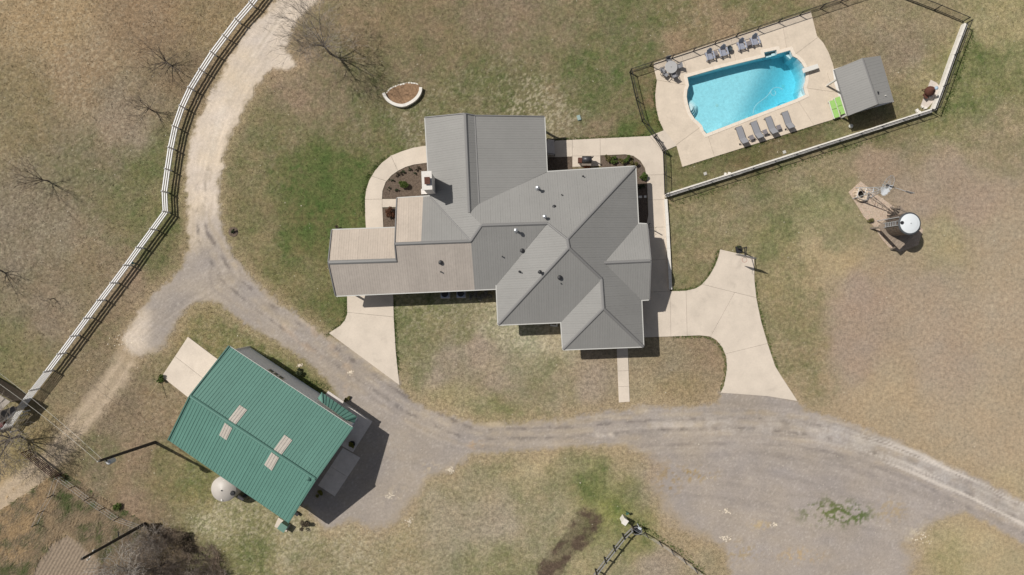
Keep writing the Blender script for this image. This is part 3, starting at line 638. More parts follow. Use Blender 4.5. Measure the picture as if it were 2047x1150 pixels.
M_RGREY = mat("charcoal grey roof metal", C(152, 150, 146, 1.30), .62, .35, .04, spec=.3, nscale2=2.5, namt2=.02, objvar=.012)
M_RBEIGE = mat("weathered galvalume roof metal", C(196, 182, 167, 1.30), .6, .5, .05, spec=.3, nscale2=3, namt2=.05, objvar=.03)
M_RBEIGE_SHADED = mat("weathered beige roof metal shaded", C(190, 179, 168, 1.30), .6, .5, .05, spec=.3, nscale2=3, namt2=.05, objvar=.03)  # same beige metal; the south slope's shade is put into this greyer colour
M_CAP = mat("grey roof flashing", C(138, 136, 134, 1.30), .55, spec=.35)
M_CAPB = mat("weathered roof flashing", C(146, 144, 141, 1.30), .5, spec=.35)
M_WHITE = mat("white painted trim", C(232, 228, 220), .6, spec=.3)
M_GUT = mat("pale grey gutter", C(206, 204, 198), .5, spec=.35)
M_WALL = mat("cream stucco wall", C(205, 196, 182), .9, 6, .05, .2)
M_GLASS = mat("dark window glass", (.03, .04, .05, 1), .08, spec=.6)
M_DARK = mat("black iron", (.018, .018, .02, 1), .55, spec=.4)
M_BROWN = mat("rusty brown steel", C(98, 62, 50), .8, 14, .3, .2)
M_WOOD = mat("grey weathered wood", C(142, 130, 118), .9, 7, .25, .3, nscale2=40, namt2=.2)
M_PIPE = mat("dark vent rubber", (.03, .03, .032, 1), .7)
M_GALV = mat("galvanised steel", C(190, 192, 194), .35, 8, .08, metal=.6, spec=.5)

ANG = math.radians(2.55)
E1 = (math.cos(ANG), math.sin(ANG)); E2 = (-math.sin(ANG), math.cos(ANG))
DN = {'E': E1, 'W': (-E1[0], -E1[1]), 'N': E2, 'S': (-E2[0], -E2[1])}
V = dict(A1=(850, 236), A2=(930, 228), A3=(949, 232), A4=(1088, 234), A5=(1093, 344), A6=(957.7, 407.6), A7=(938.4, 424.9), A8=(963, 450.7), A9=(941.3, 482.2), A10=(859, 392.5),
         A12=(794, 396.5), A13=(790, 488), A14=(793, 520.5), A15=(664, 460), A16=(789.5, 455.5), A17=(657, 525), A18=(671.5, 591.5), A19=(992, 577.5), A9s=(949, 579.4), Wb0=(845.8, 393.3), Wb1=(841.8, 485.4),
         B1=(1094.4, 446.5), B2=(992.6, 570), B3=(1134.8, 478.7), B4=(1137.4, 495.7), B5=(996, 649.5), C1=(1270, 333), C2=(1275.6, 447.4), C3=(1207.8, 525.7), C4=(1282, 600), C5=(1286, 693), C6=(1206.5, 617), C7=(1202.6, 557.5),
         D1=(1121.8, 644.3), D2=(1125.5, 699), G1=(1293, 448.5), G2=(1300, 521.5), G3=(1297, 599))
hc = G(1060, 470)
house = thing("house", "large L-shaped ranch house with grey ribbed metal hip roof and beige carport wing", "house", (hc.x, hc.y, 0))
RP = {}
for nm, d, vs_, anc, h0, pt, m_ in (
        ('NW', 'W', ['A1', 'A2', 'A7', 'A8', 'A9', 'A10'], 'A1', 3.185, .514, M_RGREY),
        ('ST', 'E', ['A2', 'A3', 'A6', 'A7'], 'A2', 5.208, .527, M_RGREY),
        ('PA', 'E', ['A3', 'A4', 'A5', 'A6'], 'A4', 3.437, .203, M_RGREY),
        ('NM', 'N', ['A5', 'C1', 'B3', 'B1', 'A8', 'A7', 'A6'], 'C1', 3.319, .476, M_RGREY),
        ('SMw', 'S', ['A17', 'A14', 'A13', 'A9', 'A9s', 'A18'], 'A18', 3.103, .463, M_RBEIGE_SHADED),
        ('SMe', 'S', ['A9', 'A8', 'B1', 'B2', 'A19', 'A9s'], 'A18', 3.103, .463, M_RGREY),
        ('WNw', 'N', ['A12', 'Wb0', 'Wb1', 'A13'], 'A12', 3.247, .433, M_RBEIGE),
        ('WNe', 'N', ['Wb0', 'A10', 'A9', 'Wb1'], 'A12', 3.247, .433, M_RGREY),
        ('CP', 'N', ['A15', 'A16', 'A14', 'A17'], 'A15', 2.981, .485, M_RBEIGE),
        ('BW', 'W', ['B1', 'B3', 'B4', 'B5', 'B2'], 'B5', 3.253, .501, M_RGREY),
        ('BE', 'E', ['B3', 'C1', 'C2', 'C3', 'C4', 'C5', 'C6', 'C7', 'B4'], 'C1', 3.284, .477, M_RGREY),
        ('BS', 'S', ['B4', 'C7', 'D1', 'B5'], 'B5', 3.237, .492, M_RGREY),
        ('GW', 'W', ['C7', 'C6', 'D2', 'D1'], 'D2', 3.262, .504, M_RGREY),
        ('GS', 'S', ['C6', 'C5', 'D2'], 'C5', 3.251, .492, M_RGREY),
        ('EN', 'N', ['C3', 'C2', 'G1', 'G2'], 'G1', 3.312, .473, M_RGREY),
        ('ES', 'S', ['C3', 'G2', 'G3', 'C4'], 'G3', 3.28, .471, M_RGREY)):
    part, p3 = roof_plane(house, [V[v] for v in vs_], V[anc], h0, DN[d], pt, m_, phase=random.uniform(0, .9))
    if nm in ('SMw', 'WNw', 'CP'): part["label"] = "weathered beige metal roof slope"
    for v, p in zip(vs_, p3): RP.setdefault(v, []).append(p)
H3 = {v: sum(ps_, Vector()) / len(ps_) for v, ps_ in RP.items()}
for a, b in (('A2', 'A7'), ('A13', 'A9'), ('A8', 'B1'), ('A8', 'A9'), ('A9', 'A10'), ('B1', 'B3'), ('B3', 'B4'), ('B4', 'B5'), ('B3', 'C1'), ('B4', 'C7'), ('C7', 'C6'), ('C6', 'C5'), ('C6', 'D2'), ('C3', 'G2')):
    cap(house, H3[a], H3[b], M_CAP, wd=.2 if (a, b) in (('A9', 'A10'), ('B1', 'B3')) else .32)
cap(house, H3['A17'], H3['A14'], M_CAPB, wd=.4)
cap(house, H3['A3'], H3['A6'], M_CAP, wd=.2, h=.02, z=.015, name="roof_flashing")
for a, b, d in (('A1', 'A10', 'W'), ('A4', 'A5', 'E'), ('A5', 'C1', 'N'), ('C1', 'C2', 'E'), ('C4', 'C5', 'E'), ('C5', 'D2', 'S'), ('D2', 'D1', 'W'), ('D1', 'B5', 'S'), ('B5', 'B2', 'W'), ('A19', 'A18', 'S'), ('A12', 'A10', 'N'), ('A15', 'A16', 'N'), ('C2', 'G1', 'N'), ('G3', 'C4', 'S')):
    gutter(house, H3[a], H3[b], M_GUT, DN[d])
for a, b, d in (('A15', 'A17', 'W'), ('A17', 'A18', 'W'), ('A12', 'A13', 'W'), ('A13', 'A14', 'W'), ('A1', 'A2', 'N'), ('A2', 'A3', 'N'), ('A3', 'A4', 'N'), ('G1', 'G2', 'E'), ('G2', 'G3', 'E')):
    gutter(house, H3[a] + Vector((0, 0, .04)), H3[b] + Vector((0, 0, .04)), M_CAP, DN[d], name="rake_trim", wd=.09, ht=.2)

# walls: footprint pulled in under the eaves
def wall_poly(names, inset):
    P = [H3[n].xy for n in names]; P = [(v.x, v.y) for v in P]
    return offset_poly(P, -inset)
def solid(names, inset, top, nm="wall"):
    return MB().prism(wall_poly(names, inset), -.1, top).build(nm, M_WALL, house)
solid(['A1', 'A10', 'A7', 'A2'], .5, 2.95)
solid(['A5', 'C1', 'C5', 'D2', 'D1', 'B5', 'B2'], .55, 3.0)
solid(['A12', 'A10', 'A6', 'B1', 'B2', 'A9s', 'Wb1'], .5, 2.85)
solid(['G1', 'C2', 'C4', 'G3'], .45, 3.0)
def gable(base_a, base_b, apex, inn, z0):
    a, b, c = Vector(base_a), Vector(base_b), Vector(apex); i = Vector((inn[0], inn[1], 0))
    pts = []
    for off in (.42, .55):
        o = i * off
        pts += [(a.x + o.x, a.y + o.y, z0), (b.x + o.x, b.y + o.y, z0), (c.x + o.x, c.y + o.y, c.z - .12)]
    return MB().add(pts, [(0, 1, 2), (5, 4, 3), (0, 3, 4, 1), (1, 4, 5, 2), (2, 5, 3, 0)]).build("gable_wall", M_WALL, house)
gable(H3['G1'], H3['G3'], H3['G2'], DN['W'], 2.95)
gable(H3['A1'], (H3['A3'].x, H3['A3'].y, 3.0), H3['A2'], DN['S'], 2.9)
gable(H3['A12'], H3['A14'], H3['A13'], DN['E'], 2.85)
# carport and patio posts
for p in ((672, 468), (679, 580), (735, 577), (735, 464)):
    q = G(*p, 0); MB().box((q.x * .96, q.y * .96, 1.42), .16, .16, 2.84).build("carport_post", M_WHITE, house)
for p in ((1082, 242), (1084, 290), (1086, 338), (1010, 242)):
    q = G(*p, 3.2); MB().box((q.x, q.y, 1.6), .18, .18, 3.2).build("patio_post", M_WHITE, house)
def wall_window(p0, p1, t, wd, z0, z1, nm="window", hm=None):
    """framed opening on the wall line p0-p1 (outward normal to the right of travel)"""
    a = Vector((p0[0], p0[1])); b = Vector((p1[0], p1[1])); d = (b - a).normalized(); n = Vector((d.y, -d.x)); c = a + (b - a) * t
    rz = math.atan2(d.y, d.x); cc = Vector((c.x + n.x * .03, c.y + n.y * .03, (z0 + z1) / 2))
    f = MB()
    for s in (-1, 1): f.box(cc + Vector((d.x, d.y, 0)) * s * wd / 2, .08, .1, z1 - z0 + .08, rz)
    for z in (z0, z1): f.box((cc.x, cc.y, z), wd - .08, .1, .08, rz)
    o = f.build(nm, M_WHITE, house if hm is None else hm)
    MB().box((c.x + n.x * .012, c.y + n.y * .012, (z0 + z1) / 2), wd - .08, .03, z1 - z0 - .08, rz).build("pane" if nm == "window" else "door_leaf", M_GLASS if nm == "window" else M_WHITE, o)
    return o
wp = wall_poly(['A5', 'C1', 'C5', 'D2', 'D1', 'B5', 'B2'], .55)
# orientation: keep walls walked so that the outside is on the right
if sum(wp[i][0] * wp[(i + 1) % 7][1] - wp[(i + 1) % 7][0] * wp[i][1] for i in range(7)) < 0: wp = wp[::-1]
for i in range(7):
    a, b = wp[i], wp[(i + 1) % 7]; l = (Vector(a) - Vector(b)).length
    if l > 4:
        for t in ((.3, .7) if l > 6 else (.5,)): wall_window(a, b, t, 1.5, .95, 2.35)
wq = wall_poly(['A12', 'A10', 'A6', 'B1', 'B2', 'A9s', 'Wb1'], .5)

# roof vents (photo points), metal stacks and dark stubs
for (px, py, hb, r, ht, mm) in ((1075, 375, 4.3, .11, .75, M_GALV), (1089, 433, 5.35, .11, .75, M_GALV), (1031.5, 460.3, 5.5, .11, .75, M_GALV), (1079.5, 544, 5.2, .11, .65, M_DARK),
                                (1108, 414, 4.8, .12, .22, M_DARK), (1044, 501, 4.5, .13, .22, M_DARK), (1119, 555, 5.2, .13, .22, M_DARK), (881, 525, 4.2, .13, .22, M_DARK),
                                (1123, 389.5, 4.4, .05, .28, M_PIPE), (1121.5, 567, 4.8, .05, .28, M_PIPE), (1004, 513, 4.4, .05, .28, M_PIPE), (1038.5, 543, 4.6, .05, .25, M_PIPE), (881, 543.5, 3.9, .05, .26, M_PIPE), (1166, 352, 3.7, .05, .26, M_PIPE)):
    q = G(px, py, hb + ht)
    mb = MB().tube((q.x, q.y, hb - .4), (q.x, q.y, hb + ht), r, r, 12)
    mb.lathe([(r * 1.7, 0), (r * 1.7, .03), (r * 1.5, .07), (.02, .12)] if r > .1 else [(r * 1.3, 0), (r * 1.3, .05)], (q.x, q.y, hb + ht), 12)
    mb.lathe([(r * 2.2, 0), (r * 2.2, .03), (r * 1.2, .16)], (q.x, q.y, hb - .08), 12)
    mb.build("roof_vent", mm, house)
# chimney on the west eave
M_CHIM = mat("pale limestone chimney", C(236, 230, 222), .85, 9, .06, .3)
ch = bpy.data.objects.new("chimney", None); link(ch, house)
cz = 6.9
c0 = [G(844, 343.5, cz), G(861, 343.5, cz), G(862, 378, cz), G(845.5, 378, cz)]
cx = sum(v.x for v in c0) / 4; cy = sum(v.y for v in c0) / 4
MB().box((cx, cy, 3.3), .78, 1.5, 6.8, ANG).build("chimney_stack", M_CHIM, ch)
MB().box((cx, cy, 6.78), .92, 1.68, .16, ANG).build("chimney_crown", M_CHIM, ch)
MB().box((cx + .06, cy - .05, 6.96), .42, .56, .22, ANG).box((cx + .06, cy - .05, 7.1), .5, .64, .05, ANG).build("flue_cap", M_BROWN, ch)
MB().box((G(852, 386).x * .97, G(852, 386).y * .97, 1.5), .7, .5, 3.2, ANG).build("chimney_shoulder", M_CHIM, ch)
# back steps beside the patio with rails
st = bpy.data.objects.new("porch_steps", None); link(st, house)
for i in range(3):
    a = G(1095 + i * 4, 296.5); MB().box((a.x, a.y, .3 - i * .08), .5, 1.5, .6 - i * .16, ANG).build("step", M_CONC_G, st)
for yy in (283, 312):
    a = G(1093, yy); b = G(1108, yy + .5)
    MB().tube((a.x, a.y, 1.45), (b.x, b.y, 1.0), .03).tube((b.x, b.y, 0), (b.x, b.y, 1.0), .03).tube((a.x, a.y, 0), (a.x, a.y, 1.45), .03).build("handrail", M_DARK, st)
# downspout on the south wall
q = G(1113, 645); r_ = G(1113, 652); s_ = G(1100, 650)
MB().bar((q.x, q.y + .3, 2.9), (q.x, q.y, .35), .1, .1).bar((q.x, q.y, .32), (r_.x, r_.y, .2), .13, .13).bar((r_.x, r_.y, .2), (s_.x, s_.y, .14), .16, .13).build("downspout", M_WHITE, house)

# ------------------------------------------------------------------ barn
def sub(a, b): return (a[0] - b[0], a[1] - b[1])
BV = dict(N=(458.9, 692.6), E=(704, 854), S=(575.5, 1044), W=(337.8, 880.2), R0=(380.5, 793), R1=(629.8, 958.5))
bd = Vector((.829, -.559)).normalized(); bn = Vector((-bd.y, bd.x)).normalized()      # along the ridge; towards the road
bc = G(520, 870)
barn = thing("metal_barn", "green ribbed metal barn with four translucent skylight strips and pale walls", "barn", (bc.x * .95, bc.y * .95, 0))
M_GREEN = mat("green roof metal", C(106, 150, 136, 1.38), .5, .5, .04, spec=.35, nscale2=4, namt2=.03, objvar=.03)
M_GRCAP = mat("dark green flashing", C(88, 128, 116, 1.38), .5, spec=.35)
M_BWALL = mat("blue grey metal siding", (.74, .77, .82, 1), .6, 3, .04, spec=.35)
M_SKYL = mat("translucent skylight sheet", C(206, 196, 184), .5, 6, .06, spec=.4, nscale2=1.6, namt2=.06)
EH = 4.0
def lerp(a, b, t): return (a[0] + (b[0] - a[0]) * t, a[1] + (b[1] - a[1]) * t)
_, pn = roof_plane(barn, [BV['N'], BV['E'], BV['R1'], BV['R0']], BV['N'], EH, (bn.x, bn.y), .405, M_GREEN, rib=.305, ribh=.033, ribw=.075, phase=.1)
_, ps3 = roof_plane(barn, [BV['W'], BV['R0'], BV['R1'], BV['S']], BV['W'], EH, (-bn.x, -bn.y), .405, M_GREEN, rib=.305, ribh=.033, ribw=.075, phase=.4)
ridge0 = (pn[3] + ps3[1]) / 2; ridge1 = (pn[2] + ps3[2]) / 2
print("barn ridge", pn[2].z, pn[3].z, ps3[1].z, ps3[2].z, "eaves", pn[0].z, pn[1].z, ps3[0].z, ps3[3].z)
cap(barn, ridge0, ridge1, M_GREEN, wd=.30, h=.045, z=.05)
for a, b, o in ((pn[0], pn[3], -bd), (ps3[0], ps3[1], -bd), (pn[1], pn[2], bd), (ps3[3], ps3[2], bd)):
    gutter(barn, a + Vector((0, 0, .05)), b + Vector((0, 0, .05)), M_GRCAP, o, name="rake_trim", wd=.12, ht=.2)
for a, b, o in ((pn[0], pn[1], bn), (ps3[0], ps3[3], -bn)): gutter(barn, a, b, M_GUT if o is bn else M_GRCAP, o, name="gutter", wd=.05, ht=.1)
# skylights, laid on the sheets
for q, anc, h0, dn in (([(479.5, 809.5), (494.5, 819.5), (468.5, 852.5), (454, 842.5)], BV['N'], EH, bn), ([(450, 845), (464.5, 856), (453, 880), (438.5, 870)], BV['W'], EH, -bn),
                       ([(569, 869), (584.5, 880), (562, 910.5), (547, 899.5)], BV['N'], EH, bn), ([(543, 904), (558, 915), (543.5, 941), (528.5, 929)], BV['W'], EH, -bn)):
    p3 = [hit(p, anc, h0, (dn.x, dn.y), .405) + Vector((0, 0, .055)) for p in q]
    mb = MB(); n = 4
    # keep the order counter-clockwise from above
    ar = sum(p3[i].x * p3[(i + 1) % 4].y - p3[(i + 1) % 4].x * p3[i].y for i in range(4))
    if ar < 0: p3 = p3[::-1]
    mb.add(p3 + [p - Vector((0, 0, .05)) for p in p3], [(0, 1, 2, 3), (7, 6, 5, 4)] + [(i, i + 4, (i + 1) % 4 + 4, (i + 1) % 4) for i in range(4)])
    e = [(p3[i], p3[(i + 1) % 4]) for i in range(4)]
    lo = 0 if (e[0][1] - e[0][0]).length > (e[1][1] - e[1][0]).length else 1
    a0, a1 = e[lo]; b1, b0 = e[lo + 2]
    for t in (.18, .5, .82): mb.bar(a0.lerp(b0, t) + Vector((0, 0, .012)), a1.lerp(b1, t) + Vector((0, 0, .012)), .07, .03)
    mb.build("skylight", M_SKYL, barn)
# walls under the eaves
def inw(p, du, dn_): return Vector((p.x, p.y)) + bd * du + bn * dn_
w0 = inw(pn[0], .35, -.15); w1 = inw(pn[1], -.35, -.15); w2 = inw(ps3[3], -.35, .15); w3 = inw(ps3[0], .35, .15)
MB().prism([w0, w1, w2, w3], -.05, EH - .1).build("wall", M_BWALL, barn)
for e0, e1, rg, s in ((w1, w2, ridge1, -1), (w0, w3, ridge0, 1)):
    r2 = Vector((rg.x, rg.y)) + bd * .35 * s
    vs = []
    for o in (0, .1): vs += [(e0.x + bd.x * o * s, e0.y + bd.y * o * s, EH - .1), (e1.x + bd.x * o * s, e1.y + bd.y * o * s, EH - .1), (r2.x + bd.x * o * s, r2.y + bd.y * o * s, rg.z - .12)]
    MB().add(vs, [(0, 1, 2), (5, 4, 3), (0, 3, 4, 1), (1, 4, 5, 2), (2, 5, 3, 0)]).build("gable_wall", M_BWALL, barn)
# the wall towards the road: walk from w1 to w0 so that outside is on the right
ww = (w0 - w1).length
for t in (.615, .655, .695): wall_window(w1, w0, t, .62, 2.5, 3.3, hm=barn)
wall_window(w1, w0, .12, 1.0, .1, 2.2, "door", barn)
wall_window(w2, w1, .42, 3.0, .1, 2.9, "roll_up_door", barn)
wall_window(w2, w1, .78, 1.0, .1, 2.2, "door", barn)
wall_window(w0, w3, .3, 3.6, .1, 3.3, "roll_up_door", barn)
for t in (.985,):                                  # downspouts
    p = w1.lerp(w0, t) + bn * .08; MB().box((p.x, p.y, 1.9), .09, .08, 3.8, math.atan2(bd.y, bd.x)).build("downspout", M_WHITE, barn)
# hipped awning over the road door
aw = bpy.data.objects.new("awning", None); link(aw, barn)
aA, aB, aC, aD = G(643.3, 784.8, 2.7), G(713, 833, 2.7), G(691.5, 840, 3.35), G(645, 806, 3.35)
aE, aF = G(634.5, 797, 2.7), G(708.5, 846, 2.7)
for pl in ((aA, aB, aC, aD), (aE, aA, aD), (aB, aF, aC)):
    n = len(pl); cen = sum((Vector(p) for p in pl), Vector()) / n
    ar = sum(pl[i].x * pl[(i + 1) % n].y - pl[(i + 1) % n].x * pl[i].y for i in range(n)); pl = pl if ar > 0 else pl[::-1]
    MB().add([Vector(p) for p in pl] + [Vector(p) - Vector((0, 0, .05)) for p in pl], [tuple(range(n)), tuple(range(2 * n - 1, n - 1, -1))] + [(i, i + n, (i + 1) % n + n, (i + 1) % n) for i in range(n)]).build("awning_panel", M_GREEN, aw)
rb = MB()
for k in range(1, 9):
    t = k / 9; rb.bar(aA.lerp(aB, t) + Vector((0, 0, .03)), aD.lerp(aC, t) + Vector((0, 0, .03)), .06, .05)
rb.build("awning_rib", M_GRCAP, aw)
for a, b in ((aA, aD), (aB, aC)): MB().bar(Vector(a) + Vector((0, 0, .03)), Vector(b) + Vector((0, 0, .03)), .12, .06).build("awning_rib", M_GRCAP, aw)
q = hit((617, 957), BV['W'], EH, (-bn.x, -bn.y), .405); MB().lathe([(.16, -.1), (.16, .12), (.2, .14), (.05, .24)], (q.x, q.y, q.z), 12).build("roof_vent", M_GRCAP, barn)

# ------------------------------------------------------------------ pool house
pc = G(1728, 172)
ph = thing("pool_house", "small pool house with low grey metal gable roof beside the pool deck", "pool house", (pc.x * .96, pc.y * .96, 0))
PV = dict(a=(1668.7, 139), b=(1723.5, 116.5), c=(1754, 208.7), d=(1696.5, 231.4), e=(1758, 112), f=(1785, 203.5))
pr = (Vector(G(*PV['c'], 3.3).xy) - Vector(G(*PV['b'], 3.3).xy)).normalized(); po = Vector((-pr.y, pr.x))
if po.x < 0: po = -po
_, q1 = roof_plane(ph, [PV['a'], PV['b'], PV['c'], PV['d']], PV['a'], 2.6, (-po.x, -po.y), .3, M_RGREY)
_, q2 = roof_plane(ph, [PV['b'], PV['e'], PV['f'], PV['c']], PV['e'], 2.6, (po.x, po.y), .3, M_RGREY, rib=.305)
print("pool house ridge", q1[1].z, q1[2].z, q2[0].z, q2[3].z)
cap(ph, (q1[1] + q2[0]) / 2, (q1[2] + q2[3]) / 2, M_CAP, wd=.3)
gutter(ph, q1[0], q1[3], M_CAP, -po, wd=.08); gutter(ph, q2[1], q2[2], M_CAP, po)
def pinn(p, a, b): return Vector((p.x, p.y)) + pr * a + po * b
pw = [pinn(q2[1], .3, -.35), pinn(q2[2], -.3, -.35), pinn(q1[2], -.3, -.4), pinn(q1[1], .3, -.4)]
MB().prism(pw, 0, 2.45).build("wall", M_WALL, ph)
for p in (pinn(q1[0], .9, .12), pinn(q1[3], -.25, .7)): MB().box((p.x, p.y, 1.28), .15, .15, 2.5).build("post", M_WHITE, ph)
for px, py, hb, r in ((1753, 187, 2.95, .14), (1768.5, 192, 2.8, .05)):
    q = G(px, py, hb); (MB().box((q.x, q.y, hb), .3, .3, .25) if r > .1 else MB().tube((q.x, q.y, hb - .3), (q.x, q.y, hb + .2), r)).build("roof_vent", M_DARK if r > .1 else M_WHITE, ph)
phs = structure("pool_house_floor")
slab_area(phs, [(1668, 170), (1674.3, 188), (1688.5, 232.3), (1786, 204), (1757, 118), (1716, 122), (1664, 140)], [], mat("white patio slab", C(242, 238, 232), .8, 3, .03), top=.085)

# ------------------------------------------------------------------ swimming pool
pcen = G(1490, 185)
pool = thing("swimming_pool", "blue swimming pool with curved ends, corner steps and pale coping", "swimming pool", (pcen.x, pcen.y, 0))
M_COPE = mat("pale coping stone", C(240, 226, 208), .8, 5, .05, .2)
M_PLAST = mat("white pool plaster", (.64, .66, .66, 1), .8, 4, .08, nscale2=11, namt2=.07)  # mottling imitates faint ripple light in the water, painted into the plaster colour
M_HOSE = mat("pale vacuum hose", C(176, 222, 232), .5)
PW = [(G(*p).x, G(*p).y) for p in POOL]
def depth_at(x, y):
    # shallow at the west end, deep under the diving board
    t = ((x * 20 + 1023.5) - 1372) / 238 + .12 * (((575 - y * 20) - 185) / 60)
    return 1.15 + 1.35 * float(sstep(.48, .86, np.array(t)))
# shell
verts = [Vector(p) for p in PW]; n = len(PW); edges = [(i, (i + 1) % n) for i in range(n)]
xs = np.arange(min(p[0] for p in PW) + .2, max(p[0] for p in PW), .45); ys = np.arange(min(p[1] for p in PW) + .2, max(p[1] for p in PW), .45)
XX, YY = np.meshgrid(xs, ys); ins = inpoly(XX, YY, PW) & (segdist(XX, YY, PW) > .15)
verts += [Vector((a, b)) for a, b in zip(XX[ins], YY[ins])]
vo, eo, fo, *_ = delaunay_2d_cdt(verts, edges, [], 1, 1e-6)
NB = len(vo)
sv = [(v.x, v.y, -depth_at(v.x, v.y)) for v in vo]; sf = []
for f in fo:
    ar = (vo[f[1]].x - vo[f[0]].x) * (vo[f[2]].y - vo[f[0]].y) - (vo[f[2]].x - vo[f[0]].x) * (vo[f[1]].y - vo[f[0]].y)
    sf.append(tuple(f) if ar > 0 else tuple(f[::-1]))
bset = {}
for f in sf:
    for k in range(3): bset[(f[k], f[(k + 1) % 3])] = 1
for (a, b) in [e for e in bset if (e[1], e[0]) not in bset]:
    i = len(sv); sv += [(vo[a].x, vo[a].y, .06), (vo[b].x, vo[b].y, .06), sv[a], sv[b]]; sf.append((i + 2, i, i + 1, i + 3))
meshobj("pool_shell", sv, sf, M_PLAST, pool, True)
# coping ring in stones
co = [(G(*p).x, G(*p).y) for p in COPE]
def ring_points(P, step):
    out = []
    for i in range(len(P)):
        a = Vector(P[i]); b = Vector(P[(i + 1) % len(P)]); out.append((i, a, b))
    return out
m_i = 0
for i in range(n):
    a, b = Vector(PW[i]), Vector(PW[(i + 1) % n]); c, d = Vector(co[i]), Vector(co[(i + 1) % n])
    k = max(1, int((b - a).length / .62))
    for j in range(k):
        t0, t1 = j / k, (j + 1) / k
        sh = .004 / max((b - a).length / k, .05)
        t0 += sh / k; t1 -= sh / k
        q = [a.lerp(b, t0), a.lerp(b, t1), c.lerp(d, t1), c.lerp(d, t0)]
        MB().prism([(v.x, v.y) for v in q], -.02, .10).build("coping_stone", M_COPE, pool)
# water body
mw = bpy.data.materials.new("pool water"); mw.use_nodes = True
nn = mw.node_tree.nodes; LL = mw.node_tree.links
for x in list(nn):
    if x.type == 'BSDF_PRINCIPLED': nn.remove(x)
out = nn["Material Output"]
tr = nn.new("ShaderNodeBsdfTransparent"); tr.inputs[0].default_value = (.93, .99, 1, 1)
gl = nn.new("ShaderNodeBsdfGlossy"); gl.inputs["Roughness"].default_value = .06
fr = nn.new("ShaderNodeFresnel"); fr.inputs[0].default_value = 1.33
mx = nn.new("ShaderNodeMixShader"); LL.new(fr.outputs[0], mx.inputs[0]); LL.new(tr.outputs[0], mx.inputs[1]); LL.new(gl.outputs[0], mx.inputs[2])
geo = nn.new("ShaderNodeNewGeometry"); tx = nn.new("ShaderNodeTexNoise"); tx.inputs["Scale"].default_value = 3.5; tx.inputs["Detail"].default_value = 3
LL.new(geo.outputs["Position"], tx.inputs["Vector"]); bp = nn.new("ShaderNodeBump"); bp.inputs["Strength"].default_value = .25; bp.inputs["Distance"].default_value = .03
LL.new(tx.outputs["Fac"], bp.inputs["Height"]); LL.new(bp.outputs[0], gl.inputs["Normal"]); LL.new(bp.outputs[0], fr.inputs["Normal"])
va = nn.new("ShaderNodeVolumeAbsorption"); va.inputs[0].default_value = (.06, .83, .95, 1); va.inputs[1].default_value = .36
LL.new(mx.outputs[0], out.inputs[0]); LL.new(va.outputs[0], out.inputs[1])
MB().prism(offset_poly(PW, .03), -2.9, -.09).build("water", mw, pool)
# corner steps, seats and a bench
def disc_step(cx, cy, r, ztop, a0, a1, nm="pool_step"):
    c = G(cx, cy); pts = [(c.x, c.y)] + [(c.x + r * math.cos(math.radians(a0 + (a1 - a0) * k / 14)), c.y + r * math.sin(math.radians(a0 + (a1 - a0) * k / 14))) for k in range(15)]
    MB().prism(pts, -1.3, ztop).build(nm, M_PLAST, pool)
for r, z in ((.42, -.25), (.64, -.48), (.86, -.72), (1.05, -.95)): disc_step(1378.2, 213.5, r, z, -75, 95)
def ledge(pts, z, nm):
    MB().prism([(G(*p).x, G(*p).y) for p in pts], z - .45, z).build(nm, M_PLAST, pool)
ledge([(1528.5, 115), (1527, 105.8), (1551.3, 100.5), (1552.8, 109)], -.75, "pool_bench")
ledge([(1531, 113.9), (1530, 111.5), (1544, 107.8), (1544.6, 110.6)], -.42, "pool_step")
ledge([(1545, 110.5), (1544, 105.6), (1550.6, 103.6), (1551.8, 108.6)], -.3, "pool_step")
ledge([(1573, 107.4), (1579, 105), (1583.6, 113.6), (1583.4, 116)], -.4, "corner_seat")
ledge([(1599, 195), (1604, 178.5), (1608.9, 189.6)], -.4, "corner_seat")
ledge([(1373.6, 183), (1377.6, 173), (1380, 174), (1381.5, 182), (1377, 199), (1373.6, 199)], -.62, "pool_bench")
# inlet, drain and main drain covers
for p in ((1585, 158), (1440, 205)):
    q = G(*p); MB().lathe([(.16, 0), (.16, .02), (.05, .03)], (q.x, q.y, -depth_at(q.x, q.y) + .005), 12).build("drain_cover", M_WHITE, pool)
# vacuum hose on the surface
hp = [(1506, 227), (1507, 218), (1513, 208), (1523, 200.5), (1530, 195.5), (1536, 190), (1540, 184), (1543, 179), (1548.5, 175), (1555.5, 174), (1560, 175.5), (1566, 179)]
lp = [(1543, 179), (1541, 183.5), (1543, 189), (1547, 191), (1551, 189), (1552, 184.5), (1549, 181)]
mb = MB()
for path in (smooth_poly(hp, 2, False), smooth_poly(lp, 2, False)):
    mb.path([(G(*p).x, G(*p).y, -.10) for p in path], .024, 6)
hose = mb.build("vacuum_hose", M_HOSE)
tag(hose, "pale looping vacuum hose floating in the swimming pool", "hose")
q = G(1506, 229); cl = MB().lathe([(.06, 0), (.2, .03), (.2, .1), (.1, .18)], (q.x, q.y, -depth_at(q.x, q.y) + .02), 14).build("pool_cleaner", M_WHITE); tag(cl, "round white cleaner on the pool floor at the hose end", "pool cleaner")
